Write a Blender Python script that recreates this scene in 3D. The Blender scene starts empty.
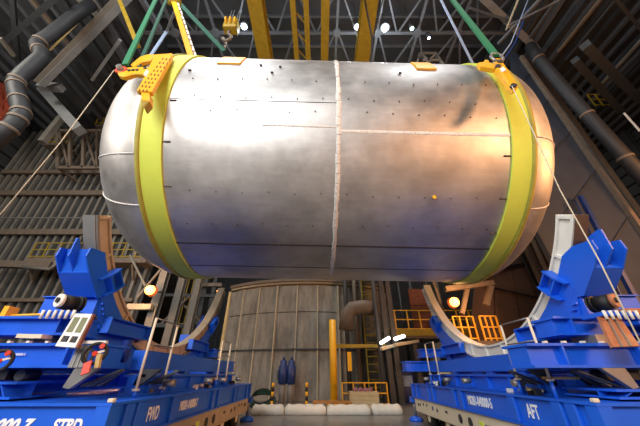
import bpy, bmesh, math, random
from mathutils import Vector, Matrix
random.seed(7)
scn = bpy.context.scene
COL = scn.collection
R = math.radians

# ---------------------------------------------------------------- camera, light, exposure
F = 272.0; PITCH = R(30.6); CZ = 1.6
cam_d = bpy.data.cameras.new('camera'); cam = bpy.data.objects.new('camera', cam_d); COL.objects.link(cam)
cam_d.sensor_width = 36; cam_d.lens = F * 36 / 640; cam_d.clip_end = 400
cam.location = (0, 0, CZ); cam.rotation_euler = (R(90) + PITCH, 0, 0)
scn.camera = cam
scn.view_settings.view_transform = 'Standard'; scn.view_settings.look = 'None'
scn.view_settings.gamma = 1; scn.view_settings.use_curve_mapping = False
scn.view_settings.exposure = 0.0
w = bpy.data.worlds.new('world'); scn.world = w; w.use_nodes = True
w.node_tree.nodes['Background'].inputs[0].default_value = (0.70, 0.68, 0.66, 1)
w.node_tree.nodes['Background'].inputs[1].default_value = 0.22

def area(name, loc, target, size, power, colr, sizey=None):
    l = bpy.data.lights.new(name, 'AREA'); l.energy = power; l.color = colr
    l.shape = 'RECTANGLE'; l.size = size; l.size_y = sizey or size
    o = bpy.data.objects.new(name, l); COL.objects.link(o); o.location = loc
    o.rotation_euler = (Vector(target) - Vector(loc)).to_track_quat('-Z', 'Y').to_euler()
    return o
area('unseen_flood', (-19, -1, 10), (-6, 9, 8), 4, 1100, (1.0, 0.9, 0.82))  # unseen light added from the left to brighten the tank's left dome
# hall floodlights behind and above the camera
area('unseen_flood', (-9, -11, 11), (-2.5, 9, 8), 9, 3000, (1.0, 0.98, 0.95))
area('unseen_flood', (-7, -15, 16), (-1, 9, 7), 8, 2300, (0.97, 0.98, 1.0))
area('unseen_sodium', (14, -7, 7.5), (5, 8, 8.5), 2.6, 2100, (1.0, 0.48, 0.22))
area('unseen_sodium', (19, 3, 7), (6, 9, 8.5), 3, 1600, (1.0, 0.45, 0.18))  # second orange light, added out of view to light the right dome
area('unseen_high_bay', (-7, 2, 25), (-6, 6, 0), 3, 1500, (0.95, 0.97, 1.0))  # these high bays are unseen lights added for general illumination
area('unseen_high_bay', (8, 2, 25), (8, 6, 0), 3, 600, (0.95, 0.97, 1.0))
area('unseen_high_bay', (-20, 2, 19), (-20, 20, 10), 3, 1500, (1.0, 0.93, 0.82))  # added out of frame and aimed to light the corrugated wall
area('unseen_high_bay', (0, 18, 24), (0, 26, 3), 3, 2600, (1.0, 0.95, 0.88))

# ---------------------------------------------------------------- materials
def lin(c):
    return tuple(((v / 255) / 12.92 if v / 255 <= 0.04045 else ((v / 255 + 0.055) / 1.055) ** 2.4) for v in c)
M = {}
def mat(name, c, rough=0.5, metal=0.0, var=0.15, scale=3.0, c2=None, bump=0.0, bscale=30, emit=0, stretch=None):
    m = bpy.data.materials.new(name); m.use_nodes = True; nt = m.node_tree; b = nt.nodes['Principled BSDF']
    b.inputs['Roughness'].default_value = rough; b.inputs['Metallic'].default_value = metal
    a = lin(c); d = lin(c2) if c2 else tuple(v * (1 - var * 2) for v in a)
    tc = nt.nodes.new('ShaderNodeTexCoord'); n = nt.nodes.new('ShaderNodeTexNoise')
    n.inputs['Scale'].default_value = scale; n.inputs['Detail'].default_value = 6; n.inputs['Roughness'].default_value = 0.65
    mp = nt.nodes.new('ShaderNodeMapping'); mp.inputs['Scale'].default_value = stretch or (1, 1, 1)
    nt.links.new(tc.outputs['Object'], mp.inputs[0]); nt.links.new(mp.outputs[0], n.inputs[0])
    r = nt.nodes.new('ShaderNodeValToRGB'); r.color_ramp.elements[0].position = 0.32; r.color_ramp.elements[1].position = 0.68
    r.color_ramp.elements[0].color = (*d, 1); r.color_ramp.elements[1].color = (*a, 1)
    nt.links.new(n.outputs[0], r.inputs[0]); nt.links.new(r.outputs[0], b.inputs['Base Color'])
    if bump:
        n2 = nt.nodes.new('ShaderNodeTexNoise'); n2.inputs['Scale'].default_value = bscale; bp = nt.nodes.new('ShaderNodeBump')
        bp.inputs['Strength'].default_value = bump; bp.inputs['Distance'].default_value = 0.02
        nt.links.new(tc.outputs['Object'], n2.inputs[0])
        nt.links.new(n2.outputs[0], bp.inputs['Height']); nt.links.new(bp.outputs[0], b.inputs['Normal'])
    if emit:
        b.inputs['Emission Color'].default_value = (*a, 1); b.inputs['Emission Strength'].default_value = emit
    M[name] = m; return m
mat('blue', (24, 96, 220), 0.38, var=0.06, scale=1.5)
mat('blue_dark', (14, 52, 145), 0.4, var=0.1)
mat('yellow', (238, 176, 22), 0.45, var=0.06)
mat('yellow_old', (160, 132, 22), 0.6, var=0.15)
mat('lime', (208, 222, 84), 0.6, var=0.03, scale=4)
mat('lime_edge', (170, 160, 60), 0.6)
mat('white', (224, 222, 214), 0.5, var=0.05)
mat('cream', (214, 203, 178), 0.55, var=0.05)
mat('cream_worn', (178, 165, 142), 0.6, var=0.12)
mat('text_white', (235, 238, 240), 0.6, var=0.0)
mat('grey', (120, 122, 122), 0.55, var=0.1)
mat('grey_steel', (150, 148, 145), 0.4, 0.6, var=0.1)
mat('dark_steel', (62, 64, 66), 0.55, 0.2, var=0.15)
mat('black', (18, 18, 20), 0.6, var=0.1)
mat('rubber', (24, 24, 26), 0.8, var=0.1)
mat('duct', (40, 42, 46), 0.6, 0.1, var=0.15)
mat('rib', (122, 117, 108), 0.6, 0.1, var=0.12, scale=1.2)
mat('sheet', (50, 51, 53), 0.7, var=0.2, scale=0.6)
mat('sheet_dark', (54, 56, 58), 0.8, var=0.2, scale=0.4)
mat('roof', (48, 50, 54), 0.85, var=0.15, scale=0.3)
mat('purlin', (78, 81, 86), 0.6, var=0.1)
mat('girt', (112, 98, 84), 0.65, var=0.15)
mat('rust', (128, 70, 44), 0.7, var=0.25, scale=5)
mat('rust_plate', (170, 120, 86), 0.6, var=0.25, scale=6, c2=(150, 84, 56))
mat('brown', (92, 68, 54), 0.75, var=0.15, scale=1)
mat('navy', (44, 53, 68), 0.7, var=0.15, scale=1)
mat('red_frame', (150, 62, 38), 0.7, var=0.2)
mat('concrete', (150, 145, 134), 0.85, c2=(98, 93, 86), scale=1.6, bump=0.5, stretch=(1, 1, 0.3))
mat('concrete_light', (178, 166, 142), 0.85, var=0.1)
mat('floor', (128, 124, 118), 0.28, c2=(92, 89, 85), scale=0.7, bump=0.05)
mat('bag', (224, 218, 204), 0.75, var=0.06, scale=2, bump=0.5, bscale=5)
mat('pallet', (196, 132, 62), 0.7, var=0.15)
mat('beige', (206, 190, 148), 0.7, var=0.1)
mat('purple_cloth', (150, 100, 110), 0.8, var=0.2)
mat('green_sling', (22, 118, 78), 0.8, var=0.12, scale=8)
mat('green_dark', (20, 84, 66), 0.8, var=0.12, scale=8)
mat('blue_sling', (150, 170, 200), 0.7, var=0.1, scale=6)
mat('rope', (205, 198, 176), 0.8, var=0.1, scale=20)
mat('red', (205, 58, 36), 0.5, var=0.05)
mat('olive', (112, 116, 82), 0.6, var=0.15)
mat('machine_blue', (28, 52, 110), 0.4, var=0.15)
mat('wood', (200, 172, 112), 0.6, var=0.1)
mat('front_wall', (176, 176, 172), 0.8, var=0.1)
mat('lamp_white', (200, 214, 255), 0.5, var=0, emit=30)
mat('lamp_orange', (255, 160, 70), 0.5, var=0, emit=9)
mat('lamp_green', (190, 255, 225), 0.5, var=0, emit=12)
mat('tube_light', (255, 250, 240), 0.5, var=0, emit=6)

# tank aluminium: brushed, faintly panelled by vertical and lengthwise streaks
def tank_mat():
    m = bpy.data.materials.new('aluminium'); m.use_nodes = True; nt = m.node_tree; b = nt.nodes['Principled BSDF']
    b.inputs['Metallic'].default_value = 1.0
    tc = nt.nodes.new('ShaderNodeTexCoord')
    def noise(scale, st, lo, hi, a, c):
        mp = nt.nodes.new('ShaderNodeMapping'); mp.inputs['Scale'].default_value = st
        n = nt.nodes.new('ShaderNodeTexNoise'); n.inputs['Scale'].default_value = scale; n.inputs['Detail'].default_value = 8
        n.inputs['Roughness'].default_value = 0.6
        r = nt.nodes.new('ShaderNodeValToRGB'); r.color_ramp.elements[0].position = lo; r.color_ramp.elements[1].position = hi
        r.color_ramp.elements[0].color = (*a, 1); r.color_ramp.elements[1].color = (*c, 1)
        nt.links.new(tc.outputs['Object'], mp.inputs[0]); nt.links.new(mp.outputs[0], n.inputs[0]); nt.links.new(n.outputs[0], r.inputs[0])
        return r
    a = noise(0.9, (1, 1, 1), 0.35, 0.65, (0.50, 0.485, 0.47), (0.70, 0.685, 0.665))
    d = noise(3, (0.5, 3, 3), 0.3, 0.7, (0.88, 0.88, 0.88), (1, 1, 1))
    mx = nt.nodes.new('ShaderNodeMix'); mx.data_type = 'RGBA'; mx.blend_type = 'MULTIPLY'; mx.inputs[0].default_value = 1
    nt.links.new(a.outputs[0], mx.inputs[6]); nt.links.new(d.outputs[0], mx.inputs[7]); nt.links.new(mx.outputs[2], b.inputs['Base Color'])
    ro = noise(1.4, (1, 1, 1), 0.3, 0.7, (0.44,) * 3, (0.58,) * 3)
    nt.links.new(ro.outputs[0], b.inputs['Roughness'])
    n2 = nt.nodes.new('ShaderNodeTexNoise'); n2.inputs['Scale'].default_value = 1.3; n2.inputs['Detail'].default_value = 3
    bp = nt.nodes.new('ShaderNodeBump'); bp.inputs['Strength'].default_value = 0.10; bp.inputs['Distance'].default_value = 0.06
    nt.links.new(tc.outputs['Object'], n2.inputs[0]); nt.links.new(n2.outputs[0], bp.inputs['Height']); nt.links.new(bp.outputs[0], b.inputs['Normal'])
    M['alu'] = m
tank_mat()
mat('weld', (238, 234, 226), 0.6, 0.0, var=0.2, scale=20, bump=0.8, bscale=25)
mat('weld_dark', (92, 84, 82), 0.55, 0.7, var=0.2, scale=10)

# ---------------------------------------------------------------- geometry helpers
def at(px, py, X=None, Y=None, Z=None):
    b = (213 - py) / F; a = (px - 320) / F
    d = (a, math.cos(PITCH) - b * math.sin(PITCH), math.sin(PITCH) + b * math.cos(PITCH))
    if Y is not None: t = Y / d[1]
    elif X is not None: t = X / d[0]
    else: t = (Z - CZ) / d[2]
    return Vector((d[0] * t, d[1] * t, CZ + d[2] * t))

class MB:
    def __init__(s): s.v = []; s.f = []; s.sm = []
    def add(s, vs, fs, smooth=False):
        o = len(s.v); s.v += [Vector(v) for v in vs]
        for f in fs: s.f.append([i + o for i in f]); s.sm.append(smooth)
        return s
    def box(s, x0, x1, y0, y1, z0, z1):
        vs = [(x, y, z) for z in (z0, z1) for y in (y0, y1) for x in (x0, x1)]
        return s.add(vs, [(0, 2, 3, 1), (4, 5, 7, 6), (0, 1, 5, 4), (2, 6, 7, 3), (0, 4, 6, 2), (1, 3, 7, 5)])
    def bar(s, p, q, wd, ht=None, up=(0, 0, 1)):
        p, q = Vector(p), Vector(q); d = (q - p).normalized(); u = Vector(up)
        if abs(d.dot(u)) > 0.98: u = Vector((0, 1, 0))
        sd = d.cross(u).normalized(); up2 = sd.cross(d).normalized(); ht = ht or wd
        vs = [c + sd * (a * wd / 2) + up2 * (b * ht / 2) for c in (p, q) for a, b in ((-1, -1), (1, -1), (1, 1), (-1, 1))]
        return s.add(vs, [(3, 2, 1, 0), (4, 5, 6, 7), (0, 1, 5, 4), (1, 2, 6, 5), (2, 3, 7, 6), (3, 0, 4, 7)])
    def ibeam(s, p, q, wd, ht, t=0.04, up=(0, 0, 1)):
        p, q = Vector(p), Vector(q); d = (q - p).normalized(); u = Vector(up)
        if abs(d.dot(u)) > 0.98: u = Vector((0, 1, 0))
        sd = d.cross(u).normalized(); up2 = sd.cross(d).normalized()
        s.bar(p + up2 * (ht / 2 - t / 2), q + up2 * (ht / 2 - t / 2), wd, t, up)
        s.bar(p - up2 * (ht / 2 - t / 2), q - up2 * (ht / 2 - t / 2), wd, t, up)
        return s.bar(p, q, t, ht - 2 * t, up)
    def tube(s, pts, r, n=10, caps=True, closed=False):
        pts = [Vector(p) for p in pts]; rings = []; m = len(pts); prev = None
        rs = r if isinstance(r, (list, tuple)) else [r] * m
        for i, p in enumerate(pts):
            if closed: d = pts[(i + 1) % m] - pts[i - 1]
            else: d = pts[min(i + 1, m - 1)] - pts[max(i - 1, 0)]
            d.normalize()
            if prev is None:
                u = Vector((0, 0, 1)) if abs(d.z) < 0.9 else Vector((0, 1, 0)); u = (u - d * u.dot(d)).normalized()
            else: u = (prev - d * prev.dot(d)).normalized()
            prev = u; v = d.cross(u)
            rings.append([p + (u * math.cos(k * 2 * math.pi / n) + v * math.sin(k * 2 * math.pi / n)) * rs[i] for k in range(n)])
        o = len(s.v); s.v += [x for g in rings for x in g]
        for i in range(m if closed else m - 1):
            j = (i + 1) % m
            for k in range(n):
                k2 = (k + 1) % n; s.f.append([o + i * n + k, o + i * n + k2, o + j * n + k2, o + j * n + k]); s.sm.append(True)
        if caps and not closed:
            s.f.append([o + k for k in reversed(range(n))]); s.sm.append(False)
            s.f.append([o + (m - 1) * n + k for k in range(n)]); s.sm.append(False)
        return s
    def cyl(s, c, ax, r, h, n=20):
        c = Vector(c); a = Vector(ax).normalized(); return s.tube([c - a * h / 2, c + a * h / 2], r, n)
    def prism(s, poly, ext):
        """poly: list of 3D points in a plane, ext: extrusion vector"""
        e = Vector(ext); n = len(poly); vs = [Vector(p) for p in poly] + [Vector(p) + e for p in poly]
        nrm = Vector((0, 0, 0))
        for i in range(n): nrm += vs[i].cross(vs[(i + 1) % n])
        fs = [list(range(n)), [n + i for i in reversed(range(n))]] + [[i, i + n, (i + 1) % n + n, (i + 1) % n] for i in range(n)]
        if nrm.dot(e) > 0: fs = [list(reversed(f)) for f in fs]
        return s.add(vs, fs)
    def build(s, name, m, parent=None):
        me = bpy.data.meshes.new(name)
        if parent is not None: o0 = wloc(parent)
        else:
            xs = [v.x for v in s.v]; ys = [v.y for v in s.v]; zs = [v.z for v in s.v]
            o0 = Vector(((min(xs) + max(xs)) / 2, (min(ys) + max(ys)) / 2, min(zs)))
        me.from_pydata([tuple(v - o0) for v in s.v], [], s.f)
        me.polygons.foreach_set('use_smooth', s.sm); me.materials.append(M[m]); me.update()
        o = bpy.data.objects.new(name, me); COL.objects.link(o)
        if parent is not None: o.parent = parent
        else: o.location = o0
        return o
def wloc(o):
    v = Vector((0, 0, 0))
    while o is not None: v += o.location; o = o.parent
    return v
def tag(o, label, cat, group=None, kind=None):
    o['label'] = label; o['category'] = cat
    if group: o['group'] = group
    if kind: o['kind'] = kind
    return o
def empty(name, loc, label, cat, group=None):
    o = bpy.data.objects.new(name, None); COL.objects.link(o); o.location = loc; o.empty_display_size = 0.2
    return tag(o, label, cat, group)
def struct(o): o['kind'] = 'structure'; return o
def dup(o, loc, label=None):
    c = o.copy(); COL.objects.link(c); c.location = loc
    if label: c['label'] = label
    for ch in o.children:
        d = ch.copy(); COL.objects.link(d); d.parent = c
        for g in ch.children:
            e = g.copy(); COL.objects.link(e); e.parent = d
    return c
def bevel(o, wd=0.02, seg=2):
    m = o.modifiers.new('bevel', 'BEVEL'); m.width = wd; m.segments = seg; m.limit_method = 'ANGLE'; m.harden_normals = False
    return o
def lettering(body, size, loc, rot, parent, m='text_white', shear=0.0, xs=1.0, bold=0.0, align='LEFT'):
    c = bpy.data.curves.new('lettering', 'FONT'); c.body = body; c.size = size; c.shear = shear; c.offset = bold; c.extrude = 0.003; c.align_x = align
    t = bpy.data.objects.new('tmp', c); COL.objects.link(t)
    bpy.context.view_layer.update()
    me = bpy.data.meshes.new_from_object(t.evaluated_get(bpy.context.evaluated_depsgraph_get()))
    bpy.data.objects.remove(t)
    me.materials.clear(); me.materials.append(M[m])
    o = bpy.data.objects.new('lettering', me); COL.objects.link(o); o.parent = parent
    o.location = Vector(loc) - wloc(parent); o.rotation_euler = rot; o.scale = (xs, 1, 1)
    return o

# ================================================================ SETTING
ROOF = 27.5
struct(MB().box(-34, 38, -22, 41, -0.3, 0).build('floor', 'floor'))
ceil = struct(MB().box(-34, 38, -22, 41, ROOF, ROOF + 0.3).build('ceiling', 'roof'))
for i in range(22):                                    # purlins under the roof sheets
    y = -20 + i * 2.4
    MB().box(-30, 33, y - 0.07, y + 0.07, ROOF - 0.32, ROOF - 0.002).build('purlin', 'purlin', ceil)
# back wall
wb = struct(MB().box(-34, 38, 40.6, 41, 0, ROOF).build('wall_back', 'sheet_dark'))
for i in range(30): MB().box(-33 + i * 2.35, -32.8 + i * 2.35, 40.4, 40.598, 0, ROOF - 0.4).build('column', 'dark_steel', wb)
# corrugated inner wall, left
WY = 21.0
wi = struct(MB().box(-31.5, -13.6, WY + 0.25, WY + 0.4, 0, ROOF - 0.4).build('wall_inner', 'sheet'))
xx = -31.3
while xx < -14:
    MB().box(xx, xx + 0.22, WY, WY + 0.248, 0.3, ROOF - 0.5).build('rib', 'rib', wi); xx += 0.72
for (py, th, x0, x1, m) in ((172, .4, -31, -13.7, 'girt'), (193, .5, -31, -13.7, 'girt'), (232, .5, -31, -13.7, 'girt'), (300, .25, -31, -14, 'girt')):
    z = at(0, py, Y=WY - .2).z
    MB().box(x0, x1, WY - 0.3, WY - 0.004, z - th / 2, z + th / 2).build('girt', m, wi)
# left side wall
wl = struct(MB().box(-32, -31.7, -22, 41, 0, ROOF).build('wall_left', 'sheet_dark'))
for i in range(20):
    z = 3 + i * 1.25
    MB().box(-31.698, -31.3, -20, 21, z, z + 0.2).build('girt', 'dark_steel', wl)
for i in range(7): MB().box(-31.298, -30.7, -14 + i * 5, -13.4 + i * 5, 0, ROOF - .4).build('column', 'dark_steel', wl)
# right side wall
wr = struct(MB().box(34, 34.3, -22, 41, 0, ROOF).build('wall_right', 'sheet_dark'))
for i in range(20):
    z = 3 + i * 1.25
    MB().box(33.6, 33.998, -20, 33, z, z + 0.2).build('girt', 'dark_steel', wr)
for i in range(9): MB().box(33, 33.598, -14 + i * 5, -13.4 + i * 5, 0, ROOF - .4).build('column', 'dark_steel', wr)
# hall wall behind the camera
wf = struct(MB().box(-34, 38, -22.3, -22, 0, ROOF).build('wall_front', 'front_wall'))
# floor joints
for y in (10.5, 15.0, 19.5): struct(MB().box(-12, 12, y, y + 0.03, 0.0005, 0.004).build('trim_1', 'dark_steel'))

# lower side ceilings with ribs running away from the camera
for sd, xa, xb in (('left', -31.29, -14.0), ('right', 15.6, 32.9)):
    cs = struct(MB().box(xa, xb, -20, WY - .05 if sd == 'left' else 33, 24.6, 24.75).build('ceiling_side', 'sheet'))
    k = xa + .3
    while k < xb - .3:
        MB().box(k, k + .28, -20, WY - .06 if sd == 'left' else 32.9, 24.3, 24.599).build('rib', 'purlin' if int(k * 10) % 3 else 'dark_steel', cs); k += 1.15
    e = xb if sd == 'left' else xa
    MB().box(e - .15, e + .15, -20, 33 if sd == 'right' else WY - .06, 24.76, ROOF - .33).build('fascia', 'sheet_dark', cs)

# ================================================================ ROOF STEEL
tr = empty('roof_truss', (0, 11, 24.4), 'grey braced roof truss high under the dark roof, behind the yellow girders', 'truss')
for y, z in ((8.2, 24.5), (11.1, 24.5), (14.2, 24.5), (17.4, 24.5)):
    b = MB().box(-13.8, 15.4, y - .1, y + .1, z - .1, z + .1).build('chord', 'purlin', tr)
for k in range(-4, 4):
    x = 1.3 + k * 3.15
    MB().box(x - .09, x + .09, 8.31, 17.29, 24.42, 24.58).build('strut', 'purlin', tr)
    for a, b2 in ((8.25, 11.05), (11.15, 14.15), (14.25, 17.35)):
        MB().bar((x + .15, a, 24.5), (x + 1.5, b2, 24.5), .12).build('brace', 'purlin', tr)
        MB().bar((x + 3.0, a, 24.5), (x + 1.65, b2, 24.5), .12).build('brace', 'purlin', tr)
    MB().cyl((x, 11.1, 24.5), (0, 0, 1), .32, .26, 8).build('node_plate', 'purlin', tr)
    if k % 2: MB().bar((x, 14.2, 24.62), (x, 14.2, ROOF - .33), .1).build('hanger', 'purlin', tr)

# yellow crane girders running away from the camera
def girder(x0, x1, label, lattice=False):
    z0 = 20.6; g = empty('crane_girder', ((x0 + x1) / 2, 14, z0), label, 'girder', None)
    if not lattice:
        MB().box(x0, x1, 2, 32, z0, z0 + .06).build('bottom_flange', 'yellow_old', g)
        MB().box(x0 + .2, x0 + .26, 2, 32, z0 + .061, z0 + 1.2).build('web', 'yellow_old', g)
        MB().box(x1 - .26, x1 - .2, 2, 32, z0 + .061, z0 + 1.2).build('web', 'yellow_old', g)
        MB().box(x0, x1, 2, 32, z0 + 1.201, z0 + 1.26).build('top_flange', 'yellow_old', g)
    else:
        MB().box(x0, x0 + .32, 2, 32, z0, z0 + .5).build('rail', 'yellow_old', g)
        MB().box(x1 - .32, x1, 2, 32, z0, z0 + .5).build('rail', 'yellow_old', g)
        for i in range(26):
            y = 2.4 + i * 1.15
            MB().bar((x0 + .33, y, z0 + .2), (x1 - .33, y + .55, z0 + .2), .08).build('lacing', 'yellow_old', g)
    return g
def gx(px): return at(px, 30, Z=20.6).x
girder(gx(252.5), gx(266), 'wide yellow crane girder left of the weld line, nearest the hanging hook block')
girder(gx(292), gx(309.5), 'yellow crane girder of two rails with laced bars between them', True)
girder(gx(321), gx(329), 'narrowest yellow crane girder, directly above the tank centre weld')
girder(gx(360), gx(374), 'yellow crane girder right of centre, passing between the two bright roof lamps')
# dark cables beside the right girder
tag(MB().tube([at(361, -20, Y=7), at(372, 38, Y=8), at(371, 66, Y=8)], .05, 6).build('hanging_cable', 'black'), 'black cable hanging in front of the right yellow girder', 'cable')
tag(MB().tube([at(388, -20, Y=7), at(372.5, 40, Y=8)], .05, 6).build('hanging_cable', 'black'), 'black cable slanting down rightward of the right yellow girder', 'cable')

def roof_lamp(px, py, r, m, label, power, colr):
    p = at(px, py, Z=23.6); g = empty('roof_lamp', p, label, 'lamp', None)
    MB().tube([p + Vector((0, 0, .0)), p + Vector((0, 0, .25)), p + Vector((0, 0, .6))], [r * 1.4, r * 1.1, .15], 16).build('reflector', 'dark_steel', g)
    bm = MB(); bm.tube([p + Vector((0, 0, -.01 - k * r * .2)) for k in range(6)], [r * math.cos(k * .3) for k in range(6)], 14); bm.build('bulb', m, g)
    MB().bar(p + Vector((0, 0, .6)), (p.x, p.y, ROOF - .01), .05).build('rod', 'dark_steel', g)
    l = bpy.data.lights.new('roof_lamp_light', 'POINT'); l.energy = power; l.color = colr; l.shadow_soft_size = .4
    o = bpy.data.objects.new('roof_lamp_light', l); COL.objects.link(o); o.location = p - Vector((0, 0, 1.2))
roof_lamp(244, 26.5, .2, 'lamp_white', 'round bright roof lamp beside the yellow hook block', 350, (.85, .92, 1))
roof_lamp(357, 27, .18, 'lamp_white', 'smaller round roof lamp left of the brightest one, on the yellow girder edge', 300, (.85, .92, 1))
roof_lamp(385, 28, .25, 'lamp_white', 'brightest roof lamp, right of the yellow girder', 500, (.85, .92, 1))
roof_lamp(412, 28.5, .13, 'lamp_green', 'small greenish roof lamp right of the bright lamps', 60, (.8, 1, .9))
roof_lamp(429, 38, .09, 'lamp_white', 'tiny roof lamp beside the truss, rightmost of the lit roof lamps', 30, (.9, .95, 1))

# hook block
hp = at(232, 27, Y=9.5)
hb = empty('hook_block', hp, 'yellow crane hook block hanging left of the first yellow girder', 'hook block')
o = MB().box(hp.x - .5, hp.x + .42, hp.y - .3, hp.y + .3, hp.z - .5, hp.z + .55).build('block', 'yellow_old', hb); bevel(o, .08)
for dx in (-.3, 0, .3): MB().cyl((hp.x + dx, hp.y - .3, hp.z + .1), (1, 0, 0), .28, .1, 14).build('sheave', 'yellow', hb)
MB().tube([hp + Vector(v) for v in ((-.1, 0, -.5), (-.12, 0, -.9), (.12, 0, -1.15), (.15, 0, -1.5), (-.1, 0, -1.75), (-.35, 0, -1.6), (-.36, 0, -1.4))], .1, 8).build('hook', 'girt', hb)
for dx in (-.38, -.2, .15, .33): MB().bar((hp.x + dx, hp.y, hp.z + .55), (hp.x + dx, hp.y, 24.3), .03).build('wire_rope', 'grey', hb)
for k in range(5): MB().cyl((hp.x - .05 + .06 * (k % 2), hp.y, hp.z - 2.0 - k * .2), (1, 0, 0) if k % 2 else (0, 1, 0), .09, .05, 8).build('chain_link', 'girt', hb)

# ================================================================ TANK
TY, TZ, TR = 9.0, 8.71, 4.2
YAW = R(1.2)
xL, xLi, xRi, xR = -4.80, -4.18, 5.04, 5.62
tank = empty('propellant_tank', (0.45, TY, TZ), 'huge horizontal silver metal tank with domed ends and two yellow-green bands', 'tank')
def srf(x, th, r):   # th measured from the side facing the camera upward
    return Vector((x, TY - r * math.cos(th), TZ + r * math.sin(th)))
def shell(prof, n=128, t0=0, t1=2 * math.pi):
    b = MB(); full = abs(t1 - t0 - 2 * math.pi) < 1e-4; k = n if full else n + 1
    vs = []
    for x, r in prof:
        for i in range(k): vs.append(srf(x, t0 + (t1 - t0) * i / n, r))
    fs = []
    for j in range(len(prof) - 1):
        for i in range(n):
            i2 = (i + 1) % k; fs.append((j * k + i, j * k + i2, (j + 1) * k + i2, (j + 1) * k + i))
    return b.add(vs, fs, True)
DH = 2.75
shell([(xL, TR), (xLi, TR), (-2.2, TR), (0, TR), (.35, TR), (2.5, TR), (xRi, TR), (xR, TR)]).build('barrel', 'alu', tank)
def dome(x0, s, DH=2.75):
    prof = [(x0, TR - .001)] + [(x0 + s * (.04 + DH * math.sin(a)), (TR - .03) * math.cos(a) + .0) for a in [k * math.pi / 2 / 24 for k in range(24)]] + [(x0 + s * (.04 + DH), .02)]
    if s > 0: prof = prof
    else: prof = prof[::1]
    return shell(prof).build('dome', 'alu', tank)
dl = dome(xL, -1); dr = dome(xR, 1, 2.1)
def band(xa, xb):
    o = shell([(xa, TR + .002), (xa, TR + .055), (xb, TR + .055), (xb, TR + .002)]).build('yellow_band', 'lime', tank)
    for p in o.data.polygons: p.use_smooth = True
    o.modifiers.new('es', 'EDGE_SPLIT').split_angle = R(40)
    return o
band(xL + .06, xLi); band(xRi, xR - .06)
for xa, s in ((xL, -1), (xR, 1)):
    shell([(xa - .055, TR + .004), (xa - .05, TR + .09), (xa + .05, TR + .09), (xa + .055, TR + .004)]).build('band_flange', 'lime_edge', tank)
def seam_ring(x, wd, h, m, t0=0, t1=2 * math.pi, name='weld_seam'):
    return shell([(x - wd, TR + .001), (x - wd * .7, TR + h), (x + wd * .7, TR + h), (x + wd, TR + .001)], 128, t0, t1).build(name, m, tank)
def seam_line(xa, xb, th, wd, h, m, name='weld_seam'):
    b = MB(); n = 24; vs = []
    for i in range(n + 1):
        x = xa + (xb - xa) * i / n
        for t, r in ((-wd, TR + .001), (-wd * .6, TR + h), (wd * .6, TR + h), (wd, TR + .001)): vs.append(srf(x, th + t / TR, r))
    fs = [(i * 4 + j, i * 4 + j + 1, i * 4 + j + 5, i * 4 + j + 4) for i in range(n) for j in range(3)]
    return b.add(vs, fs, True).build(name, m, tank)
# rough centre weld made of short beads
for k in range(64):
    t = -math.pi * .5 + k * math.pi / 64 * 1.25
    w_ = .05 + .025 * random.random()
    seam_ring(.43 + random.uniform(-.012, .012), w_, .015 + .012 * random.random(), 'weld', t, t + math.pi / 64 * 1.2, 'weld_bead').data.materials[0] = M['weld']
def th_of(py):        # barrel angle seen at picture row py on the tank centre line
    el = PITCH + math.atan((213 - py) / F); D = math.hypot(TY, TZ - CZ); e0 = math.atan2(TZ - CZ, TY)
    return math.asin(max(-1, min(1, D * math.sin(el - e0) / TR))) - el
for py, xa, xb, m, wd in ((131, .45, xRi, 'weld', .045), (127, -1.6, .4, 'weld', .025), (246, xLi, xRi, 'weld_dark', .03), (268, xLi, xRi, 'weld_dark', .012), (103, xLi, .4, 'weld_dark', .006)):
    seam_line(xa, xb, th_of(py), wd, .012, m)
# bead of weld and faint step across the domes
for s, x0, th in ((1, xR, th_of(131) + .0), (-1, xL, th_of(158)), (-1, xL, th_of(210)), (1, xR, th_of(205))):
    b = MB(); pts = [srf(x0 + s * (.04 + (DH if s < 0 else 2.1) * math.sin(a)), th, (TR - .03) * math.cos(a) + .005) for a in [.02 + k * .05 for k in range(24)]]
    b.tube(pts, .02, 6).build('dome_weld', 'weld', tank)
# studs
def stud(x, th, m='weld_dark', s=.03, name='stud'):
    p = srf(x, th, TR + .012); n = Vector((0, -math.cos(th), math.sin(th)))
    return MB().cyl(p, n, s, .03, 6).build(name, m, tank)
for py in (82, 100, 113, 195, 226):
    for k in range(13):
        x = -3.7 + k * .7 + (.2 if py in (100, 195) else 0)
        if x < xRi - .2 and abs(x - .43) > .1: stud(x, th_of(py) + random.uniform(-.01, .01), 'weld_dark', .018)
for x, py in ((-1.9, 68), (-1.3, 69), (-1.5, 75), (2.3, 72), (-3.9, 75)):
    p = srf(x, th_of(py), TR + .015); MB().box(p.x - .04, p.x + .04, p.y - .03, p.y + .03, p.z - .015, p.z + .015).build('bracket_pad', 'weld_dark', tank)
for x, py in ((xRi - .12, 152), (xRi - .12, 195), (xRi - .12, 230), (xLi + .12, 146), (xLi + .14, 105), (xLi + .12, 190)):
    p = srf(x, th_of(py), TR + .012); MB().bar(p - Vector((.09, 0, 0)), p + Vector((.09, 0, 0)), .03).build('tie_pad', 'weld_dark', tank)
p = srf(3.05, th_of(195), TR + .02); MB().cyl(p, (0, -1, -.3), .05, .05, 8).build('stud', 'yellow', tank)
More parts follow.
